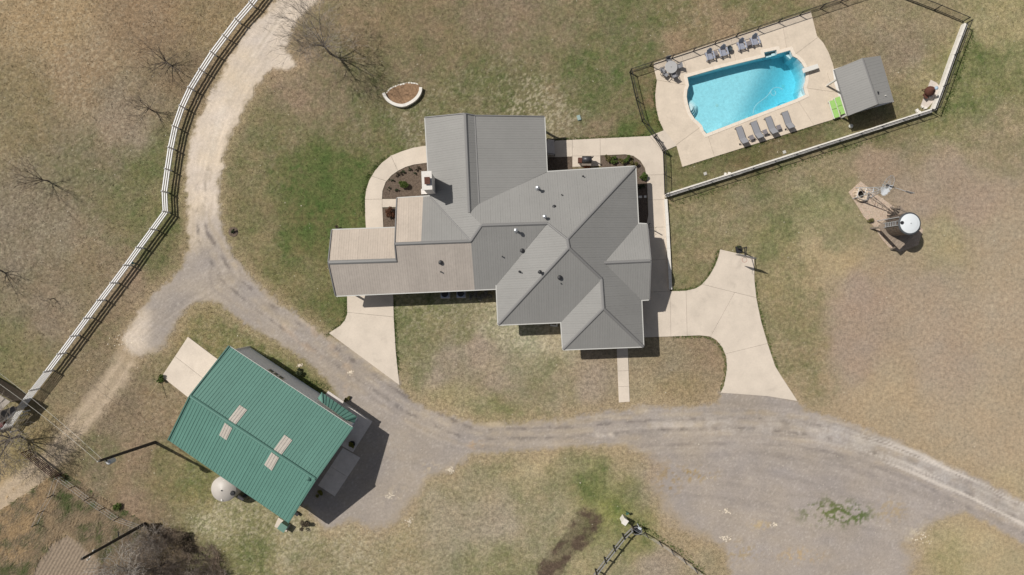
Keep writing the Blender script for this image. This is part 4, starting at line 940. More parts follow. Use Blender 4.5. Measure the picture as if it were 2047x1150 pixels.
# diving board
q = G(1620, 137, .55); db = thing("diving_board", "white diving board over the curved east end of the pool", "diving board", (q.x, q.y, 0))
d = (Vector(G(1633.5, 132.5).xy) - Vector(G(1604, 142).xy)).normalized(); rz = math.atan2(d.y, d.x)
MB().box((q.x, q.y, .55), 1.62, .44, .06, rz).build("board", M_WHITE, db)
MB().box((q.x + d.x * .5, q.y + d.y * .5, .3), .42, .4, .44, rz).box((q.x + d.x * .5, q.y + d.y * .5, .1), .6, .5, .06, rz).build("stand", M_WHITE, db)
MB().tube((q.x - d.x * .05 - d.y * .22, q.y - d.y * .05 + d.x * .22, .45), (q.x - d.x * .05 + d.y * .22, q.y - d.y * .05 - d.x * .22, .45), .05).build("fulcrum", M_GALV, db)

# ------------------------------------------------------------------ low white walls and iron fences round the pool yard
M_LIME = mat("white limestone wall", C(240, 234, 224), .85, 6, .06, .35, nscale2=25, namt2=.05)
def wall_run(name, label, pts, wd, ht, piece=.6):
    """pts are photo points of the wall's top centre line; blocks are separate parts"""
    P = [G(p[0], p[1], ht) for p in pts]; o = thing(name, label, "wall", (P[0].x, P[0].y, 0))
    for a, b in zip(P[:-1], P[1:]):
        L = (b - a).length; k = max(1, int(L / piece)); d = (b - a) / L; rz = math.atan2(d.y, d.x)
        for j in range(k):
            c = a + d * (j + .5) * L / k
            MB().box((c.x, c.y, ht / 2 - .05 + random.uniform(-.006, .006)), L / k - .012, wd + random.uniform(-.015, .015), ht + .1, rz).build("stone", M_LIME, o)
    return o
wall_run("garden_wall", "long low white limestone wall under the fence south of the pool", [(1330.5, 391), (1461, 350), (1634, 294), (1763, 253), (1863.5, 220.5)], .36, .5)
wall_run("garden_wall", "tall white limestone wall on the east side of the pool yard", [(1868.5, 219), (1886, 173), (1908, 110), (1932, 47)], .36, .55)
wall_run("kerb_wall", "straight white kerb wall along the east walkway beside the house", [(1331, 398), (1334.5, 450), (1338, 520), (1340.8, 579)], .3, .3, .9)

def iron_fence(label, pts, base=0.0, ht=1.2, spacing=2.28, gap=.125, loc_h=None):
    """black picket fence; pts are photo points of its foot"""
    P = [G(p[0], p[1], base) for p in pts]
    o = thing("iron_fence", label, "fence", (P[0].x, P[0].y, base), "black iron fence runs round the pool yard")
    pk = MB()
    for a, b in zip(P[:-1], P[1:]):
        L = (b - a).length; d = (b - a) / L; k = max(1, int(round(L / spacing)))
        up = Vector((0, 0, 1))
        for z in (.14, ht - .04): MB().bar(a + up * z, b + up * z, .045, .05).build("rail", M_DARK, o)
        for j in range(k + (1 if b is P[-1] else 0)):
            c = a + d * L * j / k; MB().box((c.x, c.y, base + ht / 2), .07, .07, ht + .06, math.atan2(d.y, d.x)).build("post", M_DARK, o)
        m_ = int(L / gap)
        for j in range(1, m_):
            c = a + d * L * j / m_; pk.add([(c.x - .008, c.y - .008, base + .1), (c.x + .008, c.y - .008, base + .1), (c.x, c.y + .01, base + .1), (c.x - .008, c.y - .008, base + ht - .02), (c.x + .008, c.y - .008, base + ht - .02), (c.x, c.y + .01, base + ht - .02)], [(0, 1, 4, 3), (1, 2, 5, 4), (2, 0, 3, 5)])
    pk.build("pickets", M_DARK, o, kind="stuff")
    return o
iron_fence("black iron fence along the north side of the pool deck", [(1259, 145), (1300, 131.5), (1385, 103.5), (1470, 74.5), (1555, 46), (1640, 17.5), (1720, -9)])
iron_fence("black iron fence on the grass west of the pool deck", [(1258.5, 145.5), (1271, 200), (1283, 243), (1306.5, 275)])
iron_fence("short black iron fence beside the east walkway, south of the gate", [(1325, 305), (1326.8, 348), (1328, 389)])
iron_fence("black iron fence on top of the south pool wall", [(1330.5, 391.5), (1376.6, 377.4), (1420.6, 363), (1461.7, 350.5), (1505.6, 336.5), (1548.9, 322.4), (1592, 308.5), (1634.6, 294.5), (1678, 281), (1721, 267), (1763.5, 253), (1806, 239.5), (1835.7, 230.5), (1863.5, 221.5)], base=.5, ht=.85)
iron_fence("black iron fence on top of the east pool wall", [(1868.5, 219), (1886, 173), (1908, 110), (1932, 47)], base=.55, ht=.95)
iron_fence("black iron fence at the north east corner of the pool yard", [(1775, -16), (1810, -2), (1868, 20.5), (1924, 44)])
# gate over the walkway
ga = G(1307.5, 276); gb = G(1324, 302)
gt = thing("garden_gate", "black iron gate across the walkway to the pool", "gate", (ga.x, ga.y, 0))
for z in (.15, .7, 1.25): MB().bar(Vector((ga.x, ga.y, z)), Vector((gb.x, gb.y, z)), .045, .05).build("rail", M_DARK, gt)
for p in (ga, gb): MB().box((p.x, p.y, .72), .09, .09, 1.44).build("post", M_DARK, gt)
MB().bar((ga.x, ga.y, .2), (gb.x, gb.y, 1.2), .03, .04).build("brace", M_DARK, gt)
for j in range(1, 13):
    c = ga.lerp(gb, j / 13); MB().box((c.x, c.y, .7), .018, .018, 1.1).build("picket", M_DARK, gt)

# ------------------------------------------------------------------ white ranch fence along the lane
M_VINYL = mat("white vinyl fence", C(246, 244, 242), .5, spec=.35)
def ranch_fence(label, tops, ht, rails, group=None, rw=.045, rh=.15, m=None, name="ranch_fence", pw=.13):
    m = m or M_VINYL
    P = [G(p[0], p[1], ht) for p in tops]; P = [Vector((v.x, v.y, 0)) for v in P]
    o = thing(name, label, "fence", P[0], group)
    for i, p in enumerate(P):
        d = (P[min(i + 1, len(P) - 1)] - P[max(i - 1, 0)]).normalized()
        pb_ = MB().box((p.x, p.y, ht / 2 + .02), pw, pw, ht + .04, math.atan2(d.y, d.x)); pb_.lathe([(pw * .62, 0), (pw * .62, .03), (.02, .08)], (p.x, p.y, ht + .04), 4); pb_.build("post", m, o)
    for a, b in zip(P[:-1], P[1:]):
        d = (b - a).normalized(); s = Vector((d.y, -d.x, 0)) * .0
        for z in rails: MB().bar(a + d * pw / 2 + s + Vector((0, 0, z)), b - d * pw / 2 + s + Vector((0, 0, z)), rw, rh).build("rail", m, o)
    return o
ranch_fence("long white three rail ranch fence curving along the gravel lane",
            [(525, -31), (498.7, 3.5), (470, 36.7), (445.3, 69.4), (420.5, 102.6), (398, 137.5), (376, 173.8), (358.8, 211), (345, 251.3), (336, 294), (329.6, 337), (323.5, 382), (325.5, 422.4), (299.9, 457.7), (272.6, 494.7), (247.6, 530), (221, 565.6), (194.7, 600.4), (168, 636.5), (141.3, 672.5), (115, 708), (88, 743.8)],
            1.35, (.42, .82, 1.22), rw=.095, rh=.15)
ranch_fence("white six rail pen panel at the lower end of the ranch fence", [(88, 744), (59.3, 781), (32.5, 816.5), (3.8, 857.7)], 1.45, (.2, .44, .68, .92, 1.16, 1.38), rw=.05, rh=.09)

# ------------------------------------------------------------------ shed in the far corner
sh = thing("shed", "open shed with weathered grey roof in the lower left corner of the site", "shed", (-50.5, -11.5, 0))
M_SHED = mat("weathered shed roof metal", C(170, 160, 148), .6, 1.2, .1, nscale2=6, namt2=.06)
sq = [G(-46, 762, 2.7), G(21, 803, 2.7), G(-1, 823, 2.75), G(-66, 782, 2.75)]
for k in range(6):
    a = Vector(sq[0]).lerp(Vector(sq[1]), k / 6 + .003); b = Vector(sq[0]).lerp(Vector(sq[1]), (k + 1) / 6 - .003); c = Vector(sq[3]).lerp(Vector(sq[2]), (k + 1) / 6 - .003); dd = Vector(sq[3]).lerp(Vector(sq[2]), k / 6 + .003)
    v = [dd, c, b, a]; MB().add(v + [p - Vector((0, 0, .05)) for p in v], [(0, 1, 2, 3), (7, 6, 5, 4), (0, 4, 5, 1), (1, 5, 6, 2), (2, 6, 7, 3), (3, 7, 4, 0)]).bar(a + Vector((0, 0, .03)), dd + Vector((0, 0, .03)), .05, .05).build("roof_panel", M_SHED, sh)
M_SHED2 = mat("dark grey shed roof", C(112, 110, 110), .7, 2, .08)
sl = [G(-1, 823.5, 2.72), G(27, 812, 1.9), G(33, 818, 1.85), G(26, 832, 1.85), G(0, 846, 1.95), G(-30, 842, 2.4)]
ar = sum(sl[i].x * sl[(i + 1) % 6].y - sl[(i + 1) % 6].x * sl[i].y for i in range(6)); sl = sl if ar > 0 else sl[::-1]
MB().add([Vector(p) for p in sl] + [Vector(p) - Vector((0, 0, .05)) for p in sl], [tuple(range(6)), tuple(range(11, 5, -1))] + [(i, i + 6, (i + 1) % 6 + 6, (i + 1) % 6) for i in range(6)]).build("lean_to_roof", M_SHED2, sh)
for p in sq: MB().box((p.x * 1, p.y, 1.3), .14, .14, 2.6).build("post", M_WOOD, sh)
for a, b in ((0, 3), (0, 1)):
    MB().bar(Vector((sq[a].x, sq[a].y, 1.25)), Vector((sq[b].x, sq[b].y, 1.25)), .06, 2.3).build("wall", M_WOOD, sh)
q = G(3, 848); ut = thing("utility_cart", "dark red cart parked behind the white pen panel", "cart", (q.x, q.y, 0))
M_RED = mat("dark red paint", C(92, 28, 34), .5)
MB().box((q.x, q.y, .55), 1.3, .8, .4, .5).build("tub", M_RED, ut)
for s in (-1, 1): MB().tube((q.x + s * .45, q.y - .5, .28), (q.x + s * .45, q.y - .36, .28), .28, .28, 14).build("wheel", M_PIPE, ut)
MB().bar((q.x - .6, q.y - .3, .5), (q.x - 1.4, q.y - .8, .75), .05, .05).build("handle", M_DARK, ut)
for px, py in ((47, 823.5), (42, 831), (21.5, 864)):
    q = G(px, py, .9); o = MB().tube((q.x, q.y, 0), (q.x, q.y, .85), .07, .07, 10).lathe([(.1, 0), (.1, .05), (.03, .1)], (q.x, q.y, .85), 10).build("bollard_post", M_WHITE)
    tag(o, {47: "white capped post in the shed shadow nearest the lane", 42: "white capped post in the shed shadow beside the white pen panel", 21.5: "white capped post near the bare tree at the left edge"}[px], "post", "white capped posts by the shed")
M_MILL = mat('dull galvanised steel', C(205, 208, 212), .45, 8, .06, metal=.15, spec=.5)

# ------------------------------------------------------------------ poolside furniture
M_SLING = mat("grey mesh sling", C(150, 150, 154), .8, 40, .06)
M_FRAME = mat("grey metal frame", C(120, 118, 118), .5, spec=.4)
M_PLASTIC = mat("blue grey resin slats", C(168, 172, 186), .42, spec=.6)
M_TABLE = mat("grey resin side table", C(140, 134, 136), .6)
DKZ = .075
def heading(dx, dy): return math.atan2(-dy, dx)            # photo direction to world angle
# built at the origin facing +x (feet towards +x)
def make_lounger():
    o = thing("sun_lounger", "", "sun lounger")
    MB().box((.38, 0, .33), 1.22, .60, .025).build("sling_seat", M_SLING, o)
    tl = Matrix.Rotation(math.radians(38), 3, 'Y')
    MB().box((-.50, 0, .55), .70, .60, .025, 0, tl).build("sling_back", M_SLING, o)
    fb = MB()
    for s in (-1, 1): fb.bar((-.24, s * .32, .32), (1.02, s * .32, .32), .04, .06).bar((-.24, s * .32, .33), (-.78, s * .32, .77), .04, .05)
    fb.bar((1.0, -.3, .32), (1.0, .3, .32), .04, .05); fb.bar((-.78, -.3, .77), (-.78, .3, .77), .04, .04)
    fb.build("frame", M_FRAME, o)
    for x, y in ((.95, -.32), (.95, .32), (-.62, -.32), (-.62, .32)): MB().box((x, y, .16), .05, .05, .32).build("leg", M_FRAME, o)
    for s in (-1, 1): MB().tube((-.66, s * .36, .08), (-.66, s * .40, .08), .08, .08, 12).build("wheel", M_DARK, o)
    return o
lg = make_lounger()
LOUNG = [((1477.7, 257.5), (1488, 287.5), "grey mesh sun lounger at the west end of the row south of the pool"),
         ((1507.8, 248.4), (1518, 276.2), "grey mesh sun lounger second from the west in the row south of the pool"),
         ((1536.4, 238.5), (1547, 267.4), "grey mesh sun lounger second from the east in the row south of the pool"),
         ((1570, 228.8), (1579.5, 256.6), "grey mesh sun lounger at the east end of the row south of the pool")]
for i, (a, b, lab) in enumerate(LOUNG):
    o = lg if i == 0 else copy_tree(lg)
    c = G((a[0] + b[0]) / 2 , (a[1] + b[1]) / 2, .4)
    o.location = (c.x, c.y, DKZ); o.rotation_euler = (0, 0, heading(a[0] - b[0], a[1] - b[1])); tag(o, lab, "sun lounger", "grey sun loungers south of the pool")
def make_adiron():
    o = thing("adirondack_chair", "", "armchair")
    tl = Matrix.Rotation(math.radians(10), 3, 'Y')
    for k in range(5): MB().box((.40 - k * .125, 0, .40 - k * .028), .108, .54, .025, 0, tl).build("seat_slat", M_PLASTIC, o)
    rc = Matrix.Rotation(math.radians(-24), 3, 'Y')
    for k, y in enumerate((-.22, -.11, 0, .11, .22)):
        L = .84 - abs(y) * .9
        c = Vector((-.18, y, .27)) + rc @ Vector((0, 0, L / 2)); MB().box(c, .025, .10, L, 0, rc).build("back_slat", M_PLASTIC, o)
    for s in (-1, 1):
        MB().box((.10, s * .36, .57), .74, .14, .028).build("armrest", M_PLASTIC, o)
        MB().box((.42, s * .34, .28), .12, .03, .56).build("leg", M_PLASTIC, o)
        MB().bar((.40, s * .29, .33), (-.42, s * .29, .06), .03, .13).box((-.24, s * .34, .32), .10, .03, .52).build("leg", M_PLASTIC, o)
    return o
ad = make_adiron()
for i, (px, py, lab) in enumerate(((1418, 110.5, "slatted resin armchair nearest the round patio table"), (1445.2, 103, "slatted resin armchair on the west side of the dark round planter"),
                                   (1481.7, 90, "slatted resin armchair on the east side of the dark round planter"), (1508.2, 81, "slatted resin armchair at the east end of the row north of the pool"))):
    o = ad if i == 0 else copy_tree(ad); c = G(px, py, .4); o.location = (c.x, c.y, DKZ); o.rotation_euler = (0, 0, heading(.27, .96)); tag(o, lab, "armchair", "slatted armchairs north of the pool")
def make_side():
    o = thing("side_table", "", "side table")
    for k in range(4): MB().box((0, -.165 + k * .11, .44), .44, .10, .025).build("top_slat", M_TABLE, o)
    for x in (-.17, .17):
        for y in (-.17, .17): MB().box((x, y, .215), .05, .05, .43).build("leg", M_TABLE, o)
    return o
stb = make_side()
for i, (px, py, ang, lab) in enumerate(((1430.3, 107.3, (.27, .96), "small slatted table between the two armchairs nearest the patio table"), (1496.5, 87, (.27, .96), "small slatted table between the two east armchairs"),
                                        (1502, 275, (.33, .94), "small slatted table east of the westernmost lounger"), (1529, 264, (.33, .94), "small slatted table between the two middle loungers"), (1556.5, 254.8, (.33, .94), "small slatted table west of the easternmost lounger"))):
    o = stb if i == 0 else copy_tree(stb); c = G(px, py, .44); o.location = (c.x, c.y, DKZ); o.rotation_euler = (0, 0, heading(*ang)); tag(o, lab, "side table", "small poolside tables")
q = G(1458.7, 97.3, .5); pt = thing("planter", "dark round planter between the armchairs north of the pool", "planter", (q.x, q.y, DKZ))
MB().lathe([(.16, 0), (.22, .25), (.25, .48), (.27, .5), (.24, .52), (.2, .44), (.02, .43)], (q.x, q.y, DKZ), 20).build("pot", mat("dark slate pot", (.035, .045, .05, 1), .6), pt, True)
# round dining table with five chairs
q = G(1341.5, 134.6, .75); tb = thing("patio_table", "round grey patio table ringed by five chairs", "table", (q.x, q.y, DKZ))
M_TOP = mat("pale grey table top", C(186, 184, 182), .5, 30, .06)
MB().lathe([(.60, 0), (.62, .015), (.60, .03), (.02, .032)], (q.x, q.y, DKZ + .72), 32).build("table_top", M_TOP, tb)
MB().lathe([(.3, 0), (.3, .04), (.06, .1), (.05, .7), (.12, .72)], (q.x, q.y, DKZ), 14).build("pedestal", M_FRAME, tb)
MB().lathe([(.035, 0), (.035, .02), (.01, .02)], (q.x, q.y, DKZ + .752), 10).build("umbrella_hole_cap", M_DARK, tb)
def make_chair():
    o = thing("patio_chair", "", "chair")
    MB().box((0, 0, .43), .46, .46, .03).build("seat", M_SLING, o)
    MB().box((-.25, 0, .68), .03, .46, .46, 0, Matrix.Rotation(math.radians(-12), 3, 'Y')).build("backrest", M_SLING, o)
    for s in (-1, 1):
        MB().box((0, s * .25, .64), .46, .045, .03).build("armrest", M_FRAME, o)
        for x in (-.21, .21): MB().box((x, s * .24, .32 if x > 0 else .21), .035, .035, .64 if x > 0 else .42).build("leg", M_FRAME, o)
    return o
pcb = make_chair()
for i, (dx, dy, lab) in enumerate(((-.25, -.97, "grey patio chair between the round table and the north fence"), (.97, -.22, "grey patio chair east of the round table"), (.42, .91, "grey patio chair south of the round table, nearest the pool"),
                                   (-.62, .80, "grey patio chair south west of the round table"), (-.98, .28, "grey patio chair west of the round table, at the deck edge"))):
    o = pcb if i == 0 else copy_tree(pcb); o.location = (q.x + dx * .80, q.y - dy * .80, DKZ); o.rotation_euler = (0, 0, heading(-dx, -dy)); tag(o, lab, "chair", "chairs round the patio table")
# two lime loungers by the pool house
M_LIME_C = mat("lime green cushion", C(168, 214, 122), .85, 12, .05)
def make_lime():
    o = thing("daybed", "", "daybed")
    MB().box((.45, 0, .36), .86, .50, .09).build("cushion", M_LIME_C, o); MB().box((-.45, 0, .36), .86, .50, .09).build("cushion", M_LIME_C, o)
    MB().box((0, -.29, .30), 1.86, .07, .1).box((0, .29, .30), 1.86, .07, .1).build("frame", M_WHITE, o)
    for x in (-.85, .85):
        for y in (-.28, .28): MB().box((x, y, .14), .06, .06, .27).build("leg", M_WHITE, o)
    return o
lm = make_lime()
for i, (px, py, lab) in enumerate(((1667.4, 218.5, "lime green daybed on the pool deck, the one nearer the pool"), (1678.3, 212, "lime green daybed beside the white pool house floor"))):
    o = lm if i == 0 else copy_tree(lm); c = G(px, py, .36); o.location = (c.x, c.y, DKZ); o.rotation_euler = (0, 0, heading(-.30, -.95)); tag(o, lab, "daybed", "lime daybeds by the pool house")
a = G(1674.5, 222, .5); b = G(1681, 237, .05); o = MB().tube((a.x, a.y, .9), (b.x, b.y, .03), .03).build("pool_brush_pole", mat("pinkish aluminium pole", C(206, 176, 160), .5)); tag(o, "thin pale pole leaning on the end of the lime daybeds", "pole")
q = G(1701.7, 252, .3); o = MB().lathe([(.0, -.22), (.1, -.2), (.18, -.12), (.22, 0), (.18, .12), (.1, .2), (.0, .22)], (q.x, q.y, .22), 20).build("garden_globe", mat("white glazed globe", C(226, 226, 216), .4), None, True); tag(o, "white round globe on the grass south of the pool house", "globe")
# chiminea on its pad
pd_ = structure("concrete_pad"); slab_area(pd_, [(1860, 160), (1872, 166), (1877, 172), (1864, 205), (1852, 218), (1840, 212)], [((1851, 186), (1866, 192))], mat("cream paving", C(218, 206, 194), .9, 5, .06), top=.06)
q = G(1862, 181, 1.0); cm = thing("outdoor_fireplace", "rusty brown outdoor fireplace with pale blue cap beside the east pool wall", "fireplace", (q.x, q.y, .05))
MB().lathe([(.30, .35), (.46, .5), (.5, .72), (.42, .95), (.24, 1.15), (.14, 1.35), (.12, 1.7)], (q.x, q.y, .05), 16).build("fire_bowl", M_BROWN, cm, True)
MB().lathe([(.17, 0), (.19, .04), (.14, .1), (.02, .16)], (q.x, q.y, 1.78), 14).build("cap", mat("pale blue cap", C(176, 196, 212), .5), cm)
for t in (0.3, 2.4, 4.5): MB().tube((q.x + .5 * math.cos(t), q.y + .5 * math.sin(t), .05), (q.x + .3 * math.cos(t), q.y + .3 * math.sin(t), .62), .04).build("leg", M_BROWN, cm)
MB().box((q.x - .28, q.y - .42, .5), .55, .3, .06, -.9).build("shelf", M_BROWN, cm)
for s in (0, 1): 
    c = G(1854 + s * 8.2, 189.5 + s * 2.2, .3); o = MB().box((c.x, c.y, .2), .16, .42, .3, -.45).build("log_holder", M_WHITE, cm)
for i, (px, py, wh) in enumerate(((1842, 214, "upper one at the foot of the fireplace pad"), (1848, 217, "right hand one at the foot of the fireplace pad"), (1832, 222, "leftmost one near the corner of the pool walls"), (1836, 225, "lowest one near the corner of the pool walls"), (1449, 349, "left one beside the south pool wall"), (1457, 347.5, "right one beside the south pool wall"))):
    c = G(px, py); o = MB().box((c.x, c.y, .1), random.uniform(.22, .36), random.uniform(.18, .26), .2, random.random() * 3).build("edging_stone", M_LIME)
    tag(o, "loose white stone on the grass, " + wh, "stone", "loose white stones by the pool walls")
for px, py, lab in ((1409.5, 347.5, "pale square valve box in the grass south of the pool deck corner"), (1567.5, 304.5, "pale square valve box in the grass south of the loungers")):
    c = G(px, py); o = MB().box((c.x, c.y, .04), .3, .3, .1, .35).box((c.x, c.y, .1), .24, .24, .02, .35).build("valve_box", mat("pale plastic lid", C(200, 196, 188), .6)); tag(o, lab, "valve box", "valve boxes in the pool yard lawn")
c = G(1157, 236); o = MB().box((c.x, c.y, .06), .34, .5, .16, .3).box((c.x, c.y, .145), .28, .44, .02, .3).build("utility_box", mat("pale green utility lid", C(158, 178, 172), .6)); tag(o, "pale green utility box lid in the lawn north east of the house", "utility box")

# ------------------------------------------------------------------ barbecue smoker on the walk
q = G(1172, 322, .8); sm = thing("barrel_smoker", "brown barrel smoker on the pad behind the house", "smoker", (q.x, q.y, .07))
M_SMK = mat("dark smoker steel", (.055, .055, .06, 1), .45, 9, .3, metal=.3, spec=.5)
MB().tube((q.x - .42, q.y + .12, .95), (q.x + .5, q.y + .12, .95), .33, .33, 18).build("barrel", M_SMK, sm, True)
MB().box((q.x - .62, q.y + .05, .74), .36, .5, .5).build("firebox", M_BROWN, sm)
MB().box((q.x - .0, q.y - .32, .82), .95, .28, .04).build("shelf", M_WOOD, sm)
MB().tube((q.x + .58, q.y + .3, .95), (q.x + .58, q.y + .3, 1.6), .06).build("chimney_pipe", M_SMK, sm)
for x in (-.6, .45):
    for y in (-.2, .3): MB().box((q.x + x, q.y + y, .38), .05, .05, .7).build("leg", M_SMK, sm)
c = G(1173, 333.5); o = MB().box((c.x, c.y, .2), .6, .3, .3, .05).build("firewood_crate", mat("rusty orange crate", C(150, 96, 66), .8, 12, .2)); tag(o, "orange brown crate between the smoker and the house eave", "crate")
for px, py, wd in ((1279.5, 394, .36), (1289.5, 393.6, .24)):
    c = G(px, py); o = MB().box((c.x, c.y, .06), wd, .22, .06, .04).build("stepping_stone", M_LIME); tag(o, "pale rectangular stepping stone in the dark bed east of the house, " + ("the longer one" if wd > .3 else "the shorter one"), "stepping stone", "stepping stones east of the house")
a = G(1299, 447, 2.4); b = G(1300.5, 462, .5); o = MB().tube((a.x, a.y, 2.6), (a.x, a.y, .5), .05).tube((a.x + .1, a.y - .3, .4), (a.x + .1, a.y + .15, .4), .26, .26, 16).build("hose_reel", M_DARK); tag(o, "black hose reel with upright pipe beside the east gable", "hose reel")
c = G(1309.5, 463); mb = MB(); rr = random.Random(4)
pts = [(c.x + .12 * math.sin(t * 1.7) + rr.uniform(-.05, .05), c.y - .35 + t * .1, .1) for t in range(9)]; mb.path(pts, .02); o = mb.build("garden_hose", mat("pale hose", C(206, 198, 176), .6)); tag(o, "pale garden hose lying in loops on the east walkway", "hose")

# ------------------------------------------------------------------ air conditioners by the south wall
def make_ac():
    o = thing("air_conditioner", "", "air conditioner")
    MB().box((0, 0, .42), .78, .78, .8).build("casing", mat("blue grey casing", C(168, 178, 196), .5), o)
    MB().lathe([(.34, 0), (.34, .03), (.30, .035), (.02, .02)], (0, 0, .82), 20).build("fan_guard", M_DARK, o)
    MB().box((0, 0, .02), .95, .95, .08).build("base", M_CONC_G, o)
    return o
ac = make_ac()
for i, (px, lab) in enumerate(((889, "air conditioner by the south wall, the west one"), (921, "air conditioner by the south wall, the east one"))):
    o = ac if i == 0 else copy_tree(ac); c = G(px, 587.5 - (px - 889) * .03, .8); o.location = (c.x, c.y, 0); tag(o, lab, "air conditioner", "air conditioners south of the house")

# ------------------------------------------------------------------ basketball hoop on the driveway
q = G(1474, 498); bb = thing("basketball_hoop", "black portable basketball hoop at the top of the east driveway", "basketball hoop", (q.x, q.y, 0))
MB().box((q.x + .1, q.y - .05, .1), .55, .65, .2, .2).build("base", M_DARK, bb)
bc_ = G(1491, 513.2, 3.2); dv = Vector((36, -8.3)).normalized(); bz = math.atan2(dv.y, dv.x)
MB().tube((q.x, q.y, .2), (q.x, q.y, 2.7), .06).tube((q.x, q.y, 2.6), (bc_.x, bc_.y + .05, 3.2), .045).tube((q.x, q.y, 2.1), (bc_.x, bc_.y + .05, 2.95), .04).build("pole", M_DARK, bb)
MB().box((bc_.x, bc_.y, 3.25), 1.7, .05, 1.05, bz).build("backboard", mat("dark acrylic backboard", C(96, 100, 106), .3), bb)
mb = MB(); n_ = Vector((dv.y, -dv.x)); cr = Vector((bc_.x, bc_.y)) + n_ * .32
mb.path([(cr.x + .23 * math.cos(t * math.pi / 8), cr.y + .23 * math.sin(t * math.pi / 8), 3.05) for t in range(17)], .014, 6); mb.build("rim", mat("red rim", C(170, 60, 50), .5), bb)
# mailbox-like hydrant by the corral
c = G(1253, 1025, .4); o = MB().tube((c.x, c.y, 0), (c.x, c.y, .7), .05).box((c.x, c.y, .72), .3, .16, .14, .4).build("water_hydrant", mat("green hydrant", C(70, 110, 92), .5)); tag(o, "small green hydrant on the grass above the corral corner", "hydrant")

# ------------------------------------------------------------------ flower bed ringed with stone
RING_O = [(763.7, 186.9), (769, 198.7), (779, 207), (790, 212), (801, 214), (809.6, 213.3), (820, 208.5), (830.5, 202), (839.5, 191.8), (843.7, 181.3), (843.7, 172.3)]
RING_B = [(772, 187.6), (781, 177), (790, 173.5), (801, 170), (809, 168), (816.5, 166), (830.5, 167.4), (837.4, 170)]
q = G(805, 190); fb_ = thing("flower_bed", "half moon flower bed walled with white limestone on the north lawn", "flower bed", (q.x, q.y, 0))
ri = smooth_poly(RING_O, 2, False); L = 0
def resample(pts, step):
    out = [Vector(pts[0])]; acc = 0
    for a, b in zip(pts[:-1], pts[1:]):
        a = Vector(a); b = Vector(b); d = (b - a).length; t = step - acc
        while t <= d: out.append(a.lerp(b, t / d)); t += step
        acc = (acc + d) % step
    return out
rs = resample(ri, 7.5)
for a, b in zip(rs[:-1], rs[1:]):
    A_ = G(a.x, a.y, .42); B_ = G(b.x, b.y, .42); m_ = (A_ + B_) / 2; d = B_ - A_; nn_ = Vector((-d.y, d.x, 0)).normalized() * .14
    MB().box((m_.x + nn_.x, m_.y + nn_.y, .2), d.length - .012, .29, .44 + random.uniform(-.012, .012), math.atan2(d.y, d.x)).build("stone", M_LIME, fb_)
for a, b in zip(resample(RING_B, 5.5)[:-1], resample(RING_B, 5.5)[1:]):
    A_ = G(a.x, a.y); B_ = G(b.x, b.y); m_ = (A_ + B_) / 2; d = B_ - A_
    MB().box((m_.x, m_.y, .04), d.length * random.uniform(.6, .95), random.uniform(.08, .14), random.uniform(.1, .18), math.atan2(d.y, d.x) + random.uniform(-.2, .2)).build("edging_stone", M_LIME, fb_)
MB().prism([(G(*p).x, G(*p).y) for p in RING_O[1:-1] + RING_B[::-1]], -.02, .1).build("soil", M_SOIL, fb_)

# ------------------------------------------------------------------ windmill, well ring and water tank
q = G(1723.4, 388.5, .5); wl = thing("stone_well", "round cream stone well ring under the windmill", "well", (q.x, q.y, 0))
for k in range(14):
    t = 2 * math.pi * k / 14; rad = .53
    MB().box((q.x + rad * math.cos(t), q.y + rad * math.sin(t), .26), .3, .225, .5 + random.uniform(-.02, .02), t).build("stone", mat("cream well stone", C(226, 206, 182), .9, 8, .1, .3), wl)
MB().lathe([(.41, 0), (.40, .03), (.02, .03)], (q.x, q.y, .05), 18).build("well_floor", mat("dark well water", (.02, .018, .015, 1), .3), wl)
wm = thing("windmill", "galvanised farm windmill standing over the stone well", "windmill", (q.x, q.y, 0))
HT = 5.4
top = Vector((q.x, q.y, HT)); legs = [Vector((q.x + .8 * math.cos(t), q.y + .8 * math.sin(t), .02)) for t in (.5, .5 + math.pi / 2, .5 + math.pi, .5 + 1.5 * math.pi)]
for l in legs: MB().tube(l, top + (l - top) * .05, .035, .025, 6).build("leg", M_MILL, wm)
bm_ = MB()
for f in (.12, .34, .56, .78):
    r_ = [l.lerp(top, f) for l in legs]
    for i in range(4):
        bm_.tube(r_[i], r_[(i + 1) % 4], .018, .018, 5)
        f2 = min(f + .22, .95); u_ = legs[(i + 1) % 4].lerp(top, f2); bm_.tube(r_[i], u_, .012, .012, 4)
bm_.build("brace", M_MILL, wm)
ax = Vector((.95, -.31, 0)); hub = Vector((q.x, q.y, HT + .28)) - ax * .35; sidev = Vector((.31, .95, 0))
MB().tube(hub - ax * .1, hub + ax * .55, .11, .08, 10).build("gearbox", M_SMK, wm)
for k in range(18):
    t = 2 * math.pi * k / 18; r1 = sidev * math.cos(t) + Vector((0, 0, 1)) * math.sin(t); tg = sidev * -math.sin(t) + Vector((0, 0, 1)) * math.cos(t)
    tw = (tg * .8 - ax * .6).normalized()
    vs_ = []
    for rr_, wv in ((.34, .035), (.98, .10)):
        for s in (-1, 1):
            for th in (0, .008): vs_.append(hub + r1 * rr_ + tw * wv * s + ax * th)
    MB().add(vs_, [(0, 2, 6, 4), (1, 5, 7, 3), (0, 4, 5, 1), (2, 3, 7, 6), (0, 1, 3, 2), (4, 6, 7, 5)]).build("blade", M_MILL, wm)
rg = MB()
for rr_ in (.36, .93): rg.path([hub + (sidev * math.cos(t * math.pi / 9) + Vector((0, 0, 1)) * math.sin(t * math.pi / 9)) * rr_ + ax * .02 for t in range(19)], .014, 4)
